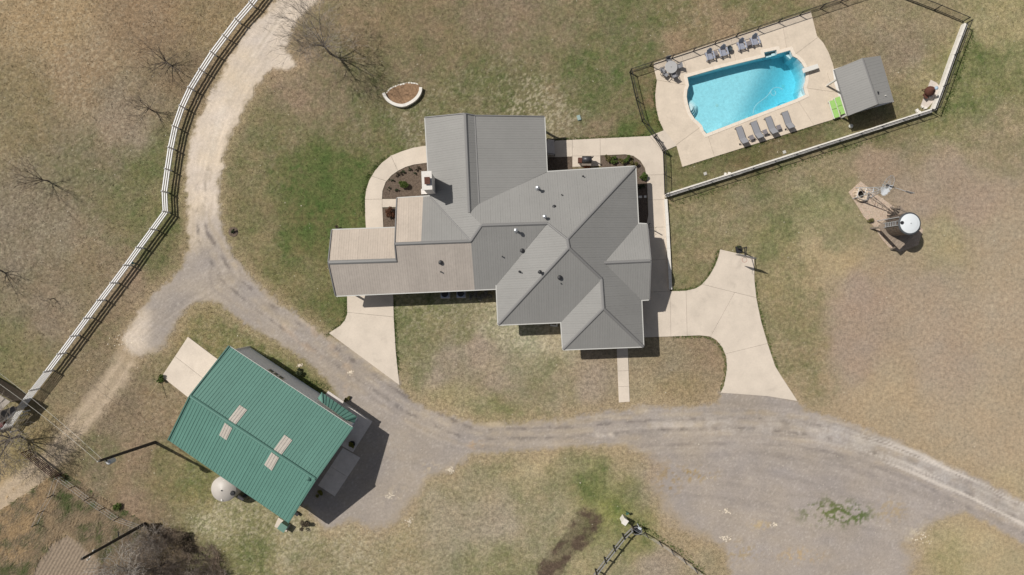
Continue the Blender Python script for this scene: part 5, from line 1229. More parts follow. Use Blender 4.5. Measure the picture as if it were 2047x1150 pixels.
for k in range(6):
    t = k * math.pi / 3; rg.tube(hub, hub + (sidev * math.cos(t) + Vector((0, 0, 1)) * math.sin(t)) * .95, .012, .012, 4)
rg.build("wheel_rim", M_MILL, wm)
e_ = hub + ax * 1.75
MB().tube(hub + ax * .5, e_, .02, .02, 6).build("tail_boom", M_MILL, wm)
tv = MB(); vv = [e_ + Vector((0, 0, -.2)), e_ + Vector((0, 0, .2)), e_ + ax * .7 + Vector((0, 0, .34)), e_ + ax * .7 + Vector((0, 0, -.34))]
tv.add(vv + [p + sidev * .012 for p in vv], [(0, 1, 2, 3), (7, 6, 5, 4)] + [(i, i + 4, (i + 1) % 4 + 4, (i + 1) % 4) for i in range(4)]).build("tail_vane", M_MILL, wm)
# tank
TZ = 1.5
tq = G(1820.3, 446.8, 4.15); tk = thing("water_tank", "dark rusty stave water tank with white lid on a timber platform", "water tank", (tq.x, tq.y, 0))
M_STAVE = mat("dark rusty stave", (.12, .10, .085, 1), .55, 5, .45, .3, nscale2=18, namt2=.3, metal=.2, spec=.45)
for k in range(26):
    t = 2 * math.pi * k / 26; R_ = .97
    MB().box((tq.x + R_ * math.cos(t), tq.y + R_ * math.sin(t), (TZ + .15 + 3.98) / 2), .06, .228, 3.98 - TZ - .15, t).build("stave", M_STAVE, tk)
for z in (1.95, 2.6, 3.2, 3.75): MB().lathe([(1.005, 0), (1.02, .02), (1.005, .05)], (tq.x, tq.y, z), 32).build("hoop", mat("rust band", (.12, .07, .05, 1), .6, 10, .3), tk)
MB().lathe([(1.05, -.12), (1.07, -.02), (.97, .02)], (tq.x, tq.y, 4.0), 36).build("rim", mat("dark rim", (.06, .065, .07, 1), .5), tk)
MB().lathe([(.92, 0), (.92, .05), (.6, .12), (.02, .18)], (tq.x, tq.y, 4.02), 36).build("lid", mat("white tank lid", C(232, 236, 238), .5), tk)
c = G(1804, 445.5, 4.15); MB().lathe([(.17, 0), (.17, .06), (.15, .08), (.02, .08)], (c.x, c.y, 4.07), 16).build("hatch", M_DARK, tk)
MB().lathe([(.04, 0), (.04, .06), (.01, .08)], (tq.x, tq.y, 4.18), 8).build("lid_vent", M_FRAME, tk)
M_PLANK = mat("grey brown plank", C(158, 142, 126), .9, 5, .2, .3, nscale2=30, namt2=.15, objvar=.1)
ct = G(1799, 455, TZ); dA = Vector((.72, .69)).normalized(); dB = Vector((-dA.y, dA.x)); rzp = math.atan2(dA.y, dA.x)
for k in range(14):
    u_ = -1.42 + k * .218
    MB().box((ct.x + dB.x * u_, ct.y + dB.y * u_, TZ - .03 + random.uniform(-.005, .005)), 3.05, .205, .06, rzp).build("plank", M_PLANK, tk)
for s in (-1.2, 0, 1.2): MB().box((ct.x + dA.x * s, ct.y + dA.y * s, TZ - .18), .16, 3.0, .22, rzp).build("beam", M_WOOD, tk)
for sx in (-1.25, 1.25):
    for sy in (-1.25, 1.25):
        t_ = Vector((ct.x + dA.x * sx + dB.x * sy, ct.y + dA.y * sx + dB.y * sy, TZ - .25)); f_ = Vector((t_.x + (dA.x * sx + dB.x * sy) * .18, t_.y + (dA.y * sx + dB.y * sy) * .18, 0))
        MB().tube(f_, t_, .11, .1, 8).build("post", M_WOOD, tk)
MB().tube((tq.x - .96, tq.y + .62, .1), (tq.x - .96, tq.y + .62, 3.9), .04).build("fill_pipe", M_MILL, tk)
for k in range(7): 
    cc = Vector((tq.x - 1.08, tq.y + .05, TZ + .3 + k * .3)); MB().bar(cc + Vector((0, -.2, 0)), cc + Vector((0, .2, 0)), .03, .03).build("ladder_rung", M_MILL, tk)
for s in (-.2, .2): MB().bar((tq.x - 1.08, tq.y + .05 + s, TZ), (tq.x - 1.08, tq.y + .05 + s, 3.95), .04, .04).build("ladder_rail", M_MILL, tk)

# ------------------------------------------------------------------ cistern and green box by the barn
q = G(445, 979.5, 2.6); ci = thing("cistern", "white conical topped rainwater cistern behind the barn", "cistern", (q.x, q.y, 0))
MB().lathe([(1.24, 0), (1.24, 2.3), (1.2, 2.38), (.5, 2.68), (.12, 2.78), (.02, 2.8)], (q.x, q.y, 0), 48).build("tank_body", mat("white polyethylene", C(204, 196, 186), .5, 1.5, .04, spec=.4), ci, True)
MB().lathe([(.06, 0), (.06, .1), (.02, .12)], (q.x, q.y, 2.76), 12).build("vent", M_DARK, ci)
c = G(464.5, 986, 2.5); MB().lathe([(.24, -.05), (.24, .1), (.2, .14), (.02, .15)], (c.x, c.y, 2.42), 20).build("hatch", M_DARK, ci)
for px, py in ((447, 962), (443, 1000)):
    c = G(px, py, 2.5); MB().box((c.x, c.y, 2.47), .14, .18, .1, .1).build("lifting_lug", M_WHITE, ci)
c = G(482.5, 994.5); o = MB().box((c.x, c.y, .12), .62, .26, .26, -.6).build("concrete_block", M_CONC_G); tag(o, "pale concrete block between the cistern and the barn wall", "block")
c = G(490, 991, .8); o = MB().box((c.x, c.y, .45), .3, .26, .9, -.6).tube((c.x, c.y, .9), (c.x, c.y, 1.3), .04).build("water_pump", M_DARK); tag(o, "dark water pump housing behind the barn", "pump")
tp = structure("concrete_pad"); slab_area(tp, [(557, 1034), (581, 1049), (573, 1063), (549, 1052.5)], [], M_CONC, top=.1)
c = G(564.5, 1055, .85); tf = thing("transformer_box", "green pad mounted transformer box at the barn's south corner", "transformer", (c.x, c.y, .1))
M_TG = mat("dull green enamel", C(112, 146, 132), .5)
MB().box((c.x, c.y, .47), .72, .66, .74, math.atan2(bd.y, bd.x)).build("cabinet", M_TG, tf); MB().box((c.x, c.y, .86), .78, .72, .05, math.atan2(bd.y, bd.x)).build("lid", M_TG, tf)
c = G(592.5, 1028, .4); o = MB().box((c.x, c.y, .2), .4, .3, .4, -.6).build("meter_box", M_DARK); tag(o, "small black box at the barn corner beside the dead shrub", "box")

# ------------------------------------------------------------------ utility poles and wires
M_POLE = mat("dark creosoted pole", (.045, .037, .03, 1), .9, 6, .4, .4, nscale2=30, namt2=.2)
def pole(label, base, toppx, h):
    b = G(*base); t = G(toppx[0], toppx[1], h); o = thing("utility_pole", label, "utility pole", (b.x, b.y, 0), "timber utility poles")
    MB().tube((b.x, b.y, -.1), t, .17, .115, 12).build("shaft", M_POLE, o); return o, b, t
p1, b1, t1 = pole("dark utility pole with a grey transformer can beside the barn", (310.5, 884.5), (198.5, 921.5), 8.6)
cc = t1.lerp(b1, .09); c2 = G(216.5, 924.5, 7.8)
MB().lathe([(.2, 0), (.22, .05), (.22, .78), (.2, .84), (.08, .9)], (c2.x, c2.y, 6.95), 18).build("transformer_can", mat("light grey can", C(206, 208, 212), .45), p1, True)
for a_ in (0, 1.6): MB().tube((c2.x + .1 * math.cos(a_), c2.y + .1 * math.sin(a_), 7.85), (c2.x + .1 * math.cos(a_), c2.y + .1 * math.sin(a_), 8.1), .035).build("bushing", M_WHITE, p1)
MB().bar(cc, (c2.x, c2.y, cc.z), .06, .08).build("bracket", M_DARK, p1)
MB().tube(t1, t1 + Vector((0, 0, .3)), .04).build("insulator", M_WHITE, p1)
MB().tube((t1.x + .05, t1.y, 8.2), (t1.x + .12, t1.y - .55, 7.4), .02).build("ground_wire", M_MILL, p1)
p2, b2, t2 = pole("dark utility pole with white insulators in the scrub at the lower left", (290, 1047), (163.5, 1118), 9.6)
for px, py, hh in ((169.5, 1112, 8.9), (189.5, 1099, 7.6), (178.5, 1117, 8.4), (281, 1056, 1.0)):
    c = G(px, py, hh); tt = b2.lerp(t2, hh / 9.6); o = MB().tube(c, c + Vector((0, 0, .3)), .06, .05).bar(tt, c, .05, .05).build("insulator", M_WHITE, p2)
c = b2.lerp(t2, .45); MB().bar(c, G(236, 1063, 4.6), .07, .07).build("step_bracket", M_DARK, p2)
M_WIRE = mat("pale aluminium wire", C(206, 202, 190), .5)
def wire(label, a, b, sag=.5, r=.013):
    a = Vector(a); b = Vector(b); mb = MB(); pts = []
    for k in range(17):
        t = k / 16; p = a.lerp(b, t); p.z -= sag * 4 * t * (1 - t); pts.append(p)
    mb.path(pts, r, 4); o = mb.build("power_line", M_WIRE); tag(o, label, "wire", "overhead wires from the poles")
wire("overhead wire from the pole top across the two track lane, the lower one", t1 + Vector((0, 0, .25)), G(-80, 714, 8.4))
wire("overhead wire from the transformer can across the two track lane, the upper one", (c2.x, c2.y, 8.1), G(-80, 688, 8.4))
a = G(321, 757); b = G(297, 792, 1.6); o = MB().tube((a.x, a.y, 0), (b.x, b.y, 1.5), .03, .02).build("leaning_stake", mat("pale stake", C(206, 184, 150), .7)); tag(o, "thin pale stake leaning out of a green plant at the pad corner", "stake")

# ------------------------------------------------------------------ pipe gate, wire fence and corral
M_MAROON = mat("maroon pipe", C(92, 52, 56), .6, 8, .15)
g0 = G(62, 899); g1 = G(123, 948); og = thing("pipe_gate", "maroon pipe farm gate across the two track lane", "gate", (g0.x, g0.y, 0))
for k in range(6): MB().tube((g0.x, g0.y, .22 + k * .23), (g1.x, g1.y, .22 + k * .23), .03, .03, 6).build("rail", M_MAROON, og)
for t in (0, .33, .66, 1): 
    p = g0.lerp(g1, t); MB().tube((p.x, p.y, .0 if t in (0, 1) else .2), (p.x, p.y, 1.45), .045 if t in (0, 1) else .025, None, 8).build("upright", M_MAROON, og)
M_POST = mat("weathered fence post", C(88, 78, 70), .9, 8, .2)
def wire_fence(label, pts, ht=1.2, nw=3, m=M_POST, r=.045, group=None):
    P = [G(*p) for p in pts]; o = thing("wire_fence", label, "fence", (P[0].x, P[0].y, 0), group)
    for p in P: MB().tube((p.x, p.y, -.05), (p.x + random.uniform(-.05, .05), p.y + random.uniform(-.05, .05), ht), r, r * .9, 8).build("post", m, o)
    for z in np.linspace(.35, ht - .08, nw):
        mb = MB()
        for a, b in zip(P[:-1], P[1:]): mb.tube((a.x, a.y, z), (b.x, b.y, z), .009, .009, 4)
        mb.build("wire", M_MILL, o)
    return o
wire_fence("rusty wire fence running from the pipe gate to the lower utility pole", [(123, 949), (153, 971), (182, 993), (212, 1014), (240, 1033), (286, 1049)])
wire_fence("short broken pipe fence beside the two track below the gate", [(123, 951), (110, 988), (91, 1020), (79, 1046)], m=M_POST, nw=2)
M_TREAT = mat("silver grey fence timber", C(150, 148, 146), .85, 6, .2, .3, nscale2=30, namt2=.12)
cpost = [(1260, 1052), (1244.5, 1067), (1226, 1090.5), (1208, 1114), (1190, 1138), (1172, 1162)]
P = [G(*p) for p in cpost]; cf = thing("corral_fence", "silver grey timber rail fence running down from the corral corner", "fence", (P[0].x, P[0].y, 0))
for p in P[1:]: MB().tube((p.x, p.y, -.05), (p.x, p.y, 1.5), .09, .085, 10).build("post", M_DARK if p is not P[0] else M_TREAT, cf)
for a, b in zip(P[:-1], P[1:]):
    for z in (.55, 1.3): MB().bar((a.x + .05, a.y, z), (b.x + .05, b.y, z), .06, .17).build("rail", M_TREAT, cf)
c = G(1249, 1043, 1.2); o = MB().box((c.x, c.y, .65), .42, .5, 1.3, -.6).box((c.x, c.y, 1.33), .5, .58, .06, -.6).build("stone_pillar", M_LIME); tag(o, "cream stone pillar at the corral corner", "pillar")
wire_fence("taut cable fence with dark posts along the yard side of the corral", [(1262, 1050), (1290, 1065), (1318, 1082.5), (1342, 1099), (1366, 1117), (1388, 1135), (1410, 1153), (1428, 1168)], ht=1.4, nw=4, m=M_POST, r=.06)
fh = G(1272, 1060, .5); mb = MB(); mb.path([(fh.x + .5 * math.cos(t * math.pi / 10), fh.y + .36 * math.sin(t * math.pi / 10), .75) for t in range(21)], .05, 8)
fr_ = thing("hay_feeder", "grey pipe ring feeder inside the corral corner", "feeder", (fh.x, fh.y, 0)); mb.build("ring", M_FRAME, fr_)
for t in (0, 1.6, 3.1, 4.7): MB().tube((fh.x + .5 * math.cos(t), fh.y + .36 * math.sin(t), 0), (fh.x + .5 * math.cos(t), fh.y + .36 * math.sin(t), .75), .03).build("leg", M_FRAME, fr_)
MB().lathe([(.34, .1), (.4, .4), (.36, .4), (.3, .15), (.02, .15)], (fh.x, fh.y, 0), 18).build("trough", M_DARK, fr_)
c = G(1279, 1056.5, 1.3); o = MB().box((c.x, c.y, 1.25), .3, .22, .2, -.5).tube((c.x, c.y, 0), (c.x, c.y, 1.2), .05).build("gate_latch_box", mat("pale latch box", C(200, 206, 210), .5)); tag(o, "small pale box on a post near the corral corner", "box")
c = G(231, 526); o = MB().tube((1e-6 + G(271, 526.5).x, G(271, 526.5).y, 0), (G(271, 526.5).x, G(271, 526.5).y, .5), .06).lathe([(.12, 0), (.14, .04), (.05, .1)], (G(271, 526.5).x, G(271, 526.5).y, .5), 10).build("utility_marker", mat("teal marker", C(96, 132, 128), .5)); tag(o, "small teal marker post in the shadow of the white ranch fence", "marker")
q = G(703.5, 888, .5); pp = thing("potted_plant", "round potted yellow green plant on the barn apron", "potted plant", (q.x, q.y, .07))
MB().lathe([(.2, 0), (.3, .4), (.32, .42), (.02, .38)], (q.x, q.y, .07), 16).build("pot", M_DARK, pp)

# ------------------------------------------------------------------ ploughed strip in the lower left
M_FIELD = mat("ploughed soil", C(152, 136, 118), .98, 5, .2, .8, spec=.08, nscale2=22, namt2=.15)
FP = [(45, 1190), (78, 1120), (108, 1082), (140, 1066), (175, 1092), (205, 1120), (190, 1190)]
fpoly = [(G(*p).x, G(*p).y) for p in FP]
fd = Vector((.50, .87)).normalized(); fn = Vector((-fd.y, fd.x))
us = np.arange(-8, 8, .055); vsn = np.arange(-8, 8, .35); c0 = np.array(G(125, 1130).xy)
vv = []; ff = []
U_, V_ = np.meshgrid(us, vsn, indexing='ij')
Xf = c0[0] + fn.x * U_ + fd.x * V_; Yf = c0[1] + fn.y * U_ + fd.y * V_
edge = np.where(inpoly(Xf, Yf, fpoly), segdist(Xf, Yf, fpoly), -1)
Zf = .02 + np.clip(edge, 0, .5) * .08 * (np.sin(U_ * 2 * math.pi / .33) * .5 + .5) + .03 * (vnoise(Xf * 3 + 100, Yf * 3 + 100, 51, 2) - .5)
nx_, ny_ = U_.shape; ids = -np.ones((nx_, ny_), int)
ok = edge > 0
for i in range(nx_):
    for j in range(ny_):
        if ok[i, j]: ids[i, j] = len(vv); vv.append((Xf[i, j], Yf[i, j], Zf[i, j]))
for i in range(nx_ - 1):
    for j in range(ny_ - 1):
        q = (ids[i, j], ids[i, j + 1], ids[i + 1, j + 1], ids[i + 1, j])
        if min(q) >= 0: ff.append(q)
fo_ = meshobj("ploughed_field", vv, ff, M_FIELD, None, True, "structure")

# ------------------------------------------------------------------ bare trees
M_BARK = mat("grey brown bark", C(160, 150, 140), .95, 5, .25, .4)
M_BARKD = mat("dark bark", C(108, 97, 88), .95, 5, .25, .4)
M_BARKB = mat('brown black bark', C(104, 93, 84), .95, 5, .25, .4)
M_BARKP = mat("pale bleached bark", C(196, 188, 178), .9, 5, .2, .3)
def bare_tree(label, base, h, seed, spread=.55, m=M_BARK, trunk=.28, r0=.13, levels=5, kids=(5, 5, 4, 4, 3), group="bare winter trees", lean=(0, 0), name="bare_tree", wide=1.0, twig=.006, flat=0.0):
    rr = random.Random(seed); b = G(*base); o = thing(name, label, "tree", (b.x, b.y, 0), group)
    tb = MB(); cb = MB()
    up0 = Vector((lean[0], lean[1], 1)).normalized()
    def branch(p, d, L, r, lev, mb):
        segs = 3 if lev < 3 else 2; q = p.copy(); dd = d.copy(); pts = [q.copy()]
        for s in range(segs):
            dd = (dd + Vector((rr.uniform(-1, 1), rr.uniform(-1, 1), rr.uniform(-.5, .7))) * (.14 if lev else .08)).normalized()
            q = q + dd * L / segs; pts.append(q.copy())
        rt = r * (.62 if lev == 0 else .35)
        for s in range(segs):
            ra = r + (rt - r) * s / segs; rb_ = r + (rt - r) * (s + 1) / segs
            mb.tube(pts[s], pts[s + 1], max(ra, twig), max(rb_, twig), 8 if lev == 0 else (5 if lev < 3 else 3), cap=lev < 2)
        if lev >= levels: return
        nk = kids[min(lev, len(kids) - 1)]
        for k in range(nk):
            t = rr.uniform(.75, 1.0) if lev == 0 else rr.uniform(.25, 1.0)
            idx = min(int(t * segs), segs - 1); bp_ = pts[idx].lerp(pts[idx + 1], t * segs - idx)
            az = 2 * math.pi * (k + rr.random() * .8) / nk
            side = dd.orthogonal().normalized(); side = (Matrix.Rotation(az, 3, dd) @ side)
            an = rr.uniform(.45, .95) * spread * 1.5 * (wide if lev == 0 else 1)
            nd = (dd * math.cos(an) + side * math.sin(an)); nd.z += .12 - flat; nd.normalize()
            branch(bp_, nd, (L * rr.uniform(.58, .82) if lev else h * rr.uniform(.26, .42)), max(rt, twig) * rr.uniform(.6, .9) if lev else r * .5, lev + 1, cb)
    branch(Vector((b.x, b.y, -.05)), up0, h * trunk, r0, 0, tb)
    tb.build("trunk", m, o); cb.build("crown", m, o)
    return o
bare_tree("largest bare tree on the north lawn beside the white gravel lane", (660, 107), 7.6, 3, .50, M_BARK, .26, .13, 5, (8, 5, 4, 3, 2), twig=.0075)
bare_tree("dark bare tree in the pasture just west of the ranch fence bend, the northern one", (337, 128), 6.0, 5, .72, M_BARKD, .10, .09, 4, (8, 4, 3, 2), twig=.007, wide=1.1)
bare_tree("small bare tree in the pasture between the ranch fence and the dark bare tree", (304, 221), 4.6, 8, .55, M_BARKD, .16, .08, 4, (6, 4, 3, 2), twig=.007)
bare_tree("bare tree standing in the west pasture near the left edge", (96, 362), 5.4, 12, .6, M_BARKD, .16, .085, 4, (7, 4, 3, 2), twig=.007)
bare_tree("bare tree cut by the left edge of the west pasture", (2, 541), 5.6, 21, .7, M_BARKD, .16, .1, 4, (6, 4, 3, 2), twig=.007)
bare_tree("little crooked sapling alone in the west pasture", (108, 597), 2.0, 31, .7, M_BARKD, .3, .05, 3, (3, 2, 3), twig=.008)
bare_tree("large bare tree with pale bleached limbs at the bottom left", (283, 1130), 7.4, 41, .62, M_BARKP, .24, .22, 5, (6, 4, 4, 3, 2), twig=.009)
bare_tree("dense bare brown tree right of the pale limbed tree at the bottom", (335, 1122), 6.6, 47, .62, M_BARKB, .2, .13, 5, (6, 4, 4, 3, 3), twig=.008)
bare_tree("bare tree low at the bottom edge below the dark thicket", (392, 1150), 5.6, 53, .62, M_BARKB, .2, .12, 5, (6, 4, 4, 3, 3), twig=.008)
bare_tree("bare brush tree beside the lower utility pole", (312, 1080), 4.2, 59, .7, M_BARK, .16, .1, 5, (7, 4, 4, 3, 3), twig=.008)
bare_tree("bare tree with grey limbs at the left edge beside the pipe gate", (40, 872), 7.4, 61, .7, M_BARK, .22, .16, 5, (7, 5, 4, 4, 3), twig=.009)
bare_tree("brown bare tree right of the bottom edge thicket near the barn cistern", (438, 1163), 4.2, 67, .7, M_BARK, .16, .1, 5, (6, 4, 4, 3, 3), twig=.008)

# ------------------------------------------------------------------ shrubs
def leafm(name, c, v=.25): return mat(name, c, .8, 14, v, spec=.15)
M_LG = leafm("bright green leaves", (.085, .12, .03, 1)); M_LD = leafm("dark green leaves", (.055, .068, .035, 1)); M_LO = leafm("olive bronze leaves", (.13, .115, .045, 1))
M_LR = leafm("rusty leaves", (.13, .06, .035, 1)); M_LY = leafm("yellow green leaves", (.16, .15, .03, 1)); M_LGR = leafm("grey twiggy leaves", (.2, .19, .17, 1)); M_LB = leafm("brown dead leaves", (.11, .085, .06, 1))
def shrub(label, px, py, r, h, m, seed, dens=1.0, cat="shrub", group=None, z0=.04, leaf=.06, name="shrub", parent=None, sx=1.0):
    rr = np.random.default_rng(seed); q = G(px, py, h * .5)
    o = parent if parent is not None else thing(name, label, cat, (q.x, q.y, z0), group)
    nl = int(min(2600, 900 * dens * max(.12, r * r * 4 + r * h * 2)))
    # several lobes make an uneven outline
    nlb = max(3, int(4 + r * 5)); lob = rr.normal(size=(nlb, 3)) * np.array([r * .5 * sx, r * .5, h * .16]) + np.array([0, 0, h * .55])
    lr = rr.uniform(.32, .62, nlb) * r
    li = rr.integers(0, nlb, nl); d = rr.normal(size=(nl, 3)); d /= np.linalg.norm(d, axis=1)[:, None]
    pos = lob[li] + d * (lr[li] * rr.uniform(.45, 1.0, nl))[:, None] * np.array([1, 1, .8]); pos[:, 2] = np.clip(pos[:, 2], .02, h)
    a = rr.normal(size=(nl, 3)); a /= np.linalg.norm(a, axis=1)[:, None]; b = np.cross(a, rr.normal(size=(nl, 3))); b /= np.linalg.norm(b, axis=1)[:, None]
    s = rr.uniform(.6, 1.4, nl)[:, None] * leaf
    base = np.array([q.x, q.y, z0])
    v = np.stack([pos - a * s, pos + b * s * .45, pos + a * s, pos - b * s * .45], 1) + base
    fs = np.arange(nl * 4).reshape(nl, 4)
    meshobj("foliage", [tuple(x) for x in v.reshape(-1, 3)], [tuple(x) for x in fs], m, o)
    if parent is None:
        mb = MB()
        for k in range(5):
            t = 2 * math.pi * k / 5; e = Vector((q.x + r * .5 * math.cos(t), q.y + r * .5 * math.sin(t), z0 + h * .7)); mb.tube((q.x, q.y, 0), e, .02, .008, 4)
        mb.build("stem", M_BARKD, o)
    return o
shrub("bright green rounded shrub in the west bed by the chimney", 807.5, 370.5, .48, .9, M_LG, 1, 1.6)
bedp = ((819, 338.5, .18, M_LD, "by the curved walk nearest the house eave"), (835, 337, .22, M_LB, "closest to the west roof eave"), (796, 349, .22, M_LB, "reddish, at the bend of the curved walk"), (806, 345, .2, M_LD, "between the reddish one and the eave"), (829, 346, .13, M_LD, "just north of the chimney"),
        (783, 360, .15, M_LD, "at the outer edge of the curve"), (777, 376, .12, M_LD, "lowest beside the west walk"), (793, 381, .16, M_LD, "west of the bright green shrub"))
for i, (px, py, r, m_, w_) in enumerate(bedp): shrub("small dark plant in the west mulch bed, " + w_, px, py, r, .35, m_, 20 + i, 1.2, "plant", "small plants in the west bed", leaf=.05, name="bed_plant")
shrub("rusty brown shrub in the little bed beside the carport roof", 782, 425, .55, 1.1, M_LR, 40, .8, sx=1.0)
nb = ((1216, 318, .33, M_LO, "nearest the smoker pad"), (1228, 322, .34, M_LG, "second from the smoker pad"), (1240, 321, .34, M_LO, "in the middle of the row"), (1252, 318.5, .34, M_LG, "second from the curved walk"), (1265, 326, .36, M_LO, "at the curve of the walk"))
for i, (px, py, r, m_, w_) in enumerate(nb): shrub("bronze green shrub in the north bed of the house, " + w_, px, py, r, .6, m_, 50 + i, 1.1, "shrub", "shrubs in the north bed")
shrub("light green shrub in the bed beside the east walkway", 1286, 353.5, .4, .7, M_LG, 57, 1.2)
shrub("shaded shrub in the dark bed east of the house", 1284, 372, .35, .6, M_LD, 58)
for i, (px, py) in enumerate(((947, 589), (966, 587))): shrub("grey twiggy shrub in the shade of the south eave, the %s one" % ("west", "east")[i], px, py, .5, .8, M_LGR, 60 + i, .7, "shrub", "grey shrubs under the south eave")
shrub("small green shrub in a mulch ring on the west lawn", 466.5, 463, .22, .4, M_LD, 64, 1.0)
c = G(466.5, 464); MB().lathe([(.5, 0), (.42, .03), (.02, .04)], (c.x, c.y, .01), 16).build("mulch_ring", M_MULCH, None, kind="structure")
shrub("spiky green plant at the corner of the west barn pad", 321, 757, .42, .5, M_LG, 66, .9, "plant", name="plant", leaf=.09)
shrub("", 703.5, 888, .3, .5, M_LY, 67, 1.6, parent=pp, z0=.45)
shrub("dead brown shrub at the south corner of the barn", 605, 1052, .6, .8, M_LB, 68, .5)
shrub("yellow green plant in the barn's shadow beside the apron", 639, 985, .35, .5, M_LY, 69, .8, "plant", name="plant")
shrub("shadowed green shrub under the barn's road side windows", 600, 745, .4, .6, M_LD, 70, .8)
shrub("bare brown shrub at the carport's north eave corner", 674, 455, .3, .7, M_LB, 71, .5)
shrub("weedy green clump by the north door slab of the barn", 695, 797, .3, .35, M_LO, 72, .8, "plant", name="plant")
shrub("dark green brush clump in the thicket at the bottom", 372, 1087, .9, 1.1, M_LB, 73, 1.0)
shrub("dark brush clump beside the lower utility pole", 305, 1058, .6, .7, M_LB, 74, .8)
shrub("green tuft on the wire fence line", 236, 1014, .5, .35, M_LG, 75, .7, "plant", name="plant")
shrub("green weed clump at the pipe gate's lower post", 128, 955, .28, .3, M_LO, 76, .7, "plant", name="plant")
shrub("green tuft at the top of the east driveway beside the hoop", 1478, 495, .22, .3, M_LD, 77, .7, "plant", name="plant")
shrub("straw coloured weeds on the gravel bed beside the tank", 1741, 444, .35, .35, M_LO, 78, .7, "plant", name="plant")

# ------------------------------------------------------------------ grass tufts, brush and stones (nobody could count them)
def blades(name, X, Y, Z, H, W_, colr, nb, m, seed, lean=.5, comb=None):
    r = np.random.default_rng(seed); n = len(X)
    X = np.repeat(X, nb); Y = np.repeat(Y, nb); Z = np.repeat(Z, nb); H = np.repeat(H, nb) * r.uniform(.6, 1.3, n * nb); Wd = np.repeat(W_, nb); colr = np.repeat(colr, nb, 0) * r.uniform(.75, 1.3, (n * nb, 1))
    az = r.uniform(0, 2 * np.pi, n * nb) if comb is None else r.normal(comb, .55, n * nb); ln = r.uniform(.2, 1.0, n * nb) * lean
    ca, sa = np.cos(az), np.sin(az)
    bx = X + r.normal(0, 1, n * nb) * Wd * .6; by = Y + r.normal(0, 1, n * nb) * Wd * .6
    p0 = np.stack([bx - sa * Wd * .5, by + ca * Wd * .5, Z], 1); p1 = np.stack([bx + sa * Wd * .5, by - ca * Wd * .5, Z], 1)
    p2 = np.stack([bx + ca * H * ln * 1.6, by + sa * H * ln * 1.6, Z + H], 1)
    co = np.stack([p0, p1, p2], 1).reshape(-1, 3)
    k = n * nb; me = bpy.data.meshes.new(name)
    me.vertices.add(k * 3); me.vertices.foreach_set("co", co.ravel().astype(np.float32))
    me.loops.add(k * 3); me.loops.foreach_set("vertex_index", np.arange(k * 3, dtype=np.int32))
    me.polygons.add(k); me.polygons.foreach_set("loop_start", np.arange(0, k * 3, 3, dtype=np.int32)); me.polygons.foreach_set("loop_total", np.full(k, 3, np.int32)); me.update()
    ca_ = me.color_attributes.new("col", 'FLOAT_COLOR', 'POINT'); cc = np.ones((k * 3, 4), np.float32); cc[:, :3] = np.repeat(colr, 3, 0); ca_.data.foreach_set("color", cc.ravel())
    me.materials.append(m); o = bpy.data.objects.new(name, me); COL.objects.link(o); o["kind"] = "stuff"; return o
M_BLADE = ground_mat("grass blades", .05, 5, 0)
PAVED = (DECK, WALK_NW, WALK_E, DRIVE_E, DRIVE_W, PATH_S, PAD_BW, PAD_BN, PAD_BE, GRAVEL, POOL, BED_NW, BED_NE, BED_W2, BED_PAT, RING_O, FP)
def lawn_points(n, seed, box=(-20, 2067, -20, 1170)):
    r = np.random.default_rng(seed); px = r.uniform(box[0], box[1], n); py = r.uniform(box[2], box[3], n)
    bad = np.zeros(n, bool)
    for p in PAVED: bad |= inpoly(px, py, p)
    for p in ((BV['N'], BV['E'], BV['S'], BV['W']), [V[k] for k in ('A1', 'A2', 'A4', 'A5', 'C1', 'C2', 'G1', 'G3', 'C4', 'C5', 'D2', 'D1', 'B5', 'B2', 'A19', 'A18', 'A17', 'A15', 'A12', 'A10')]): bad |= inpoly(px, py, [tuple(q) for q in p])
    return px[~bad], py[~bad]
px, py = lawn_points(230000, 5)
gc, rm_, dm_, ba_, _, ga_, _ = ground_colour(px, py)
k = (ba_ < .4) & ((ba_ < .15) | (np.random.default_rng(8).random(len(px)) < .55)); px, py, gc, ga_ = px[k], py[k], gc[k], ga_[k]
dens = vnoise(px / 14, py / 14, 61, 3); k = np.random.default_rng(6).random(len(px)) < .25 + .9 * dens; px, py, gc, ga_ = px[k], py[k], gc[k], ga_[k]
r = np.random.default_rng(9); n = len(px)
straw = LIN(np.array([186., 171, 148])); mixs = np.clip(r.normal(.1, .26, n), 0, .75) * (1 - .6 * ga_)
colr = gc * 1.12 * (1 - mixs[:, None]) + straw[None] * mixs[:, None]
blades("grass", (px - 1023.5) / 20, (575 - py) / 20, np.full(n, -.012), r.uniform(.03, .085, n), r.uniform(.03, .07, n), colr, 3, M_BLADE, 10)
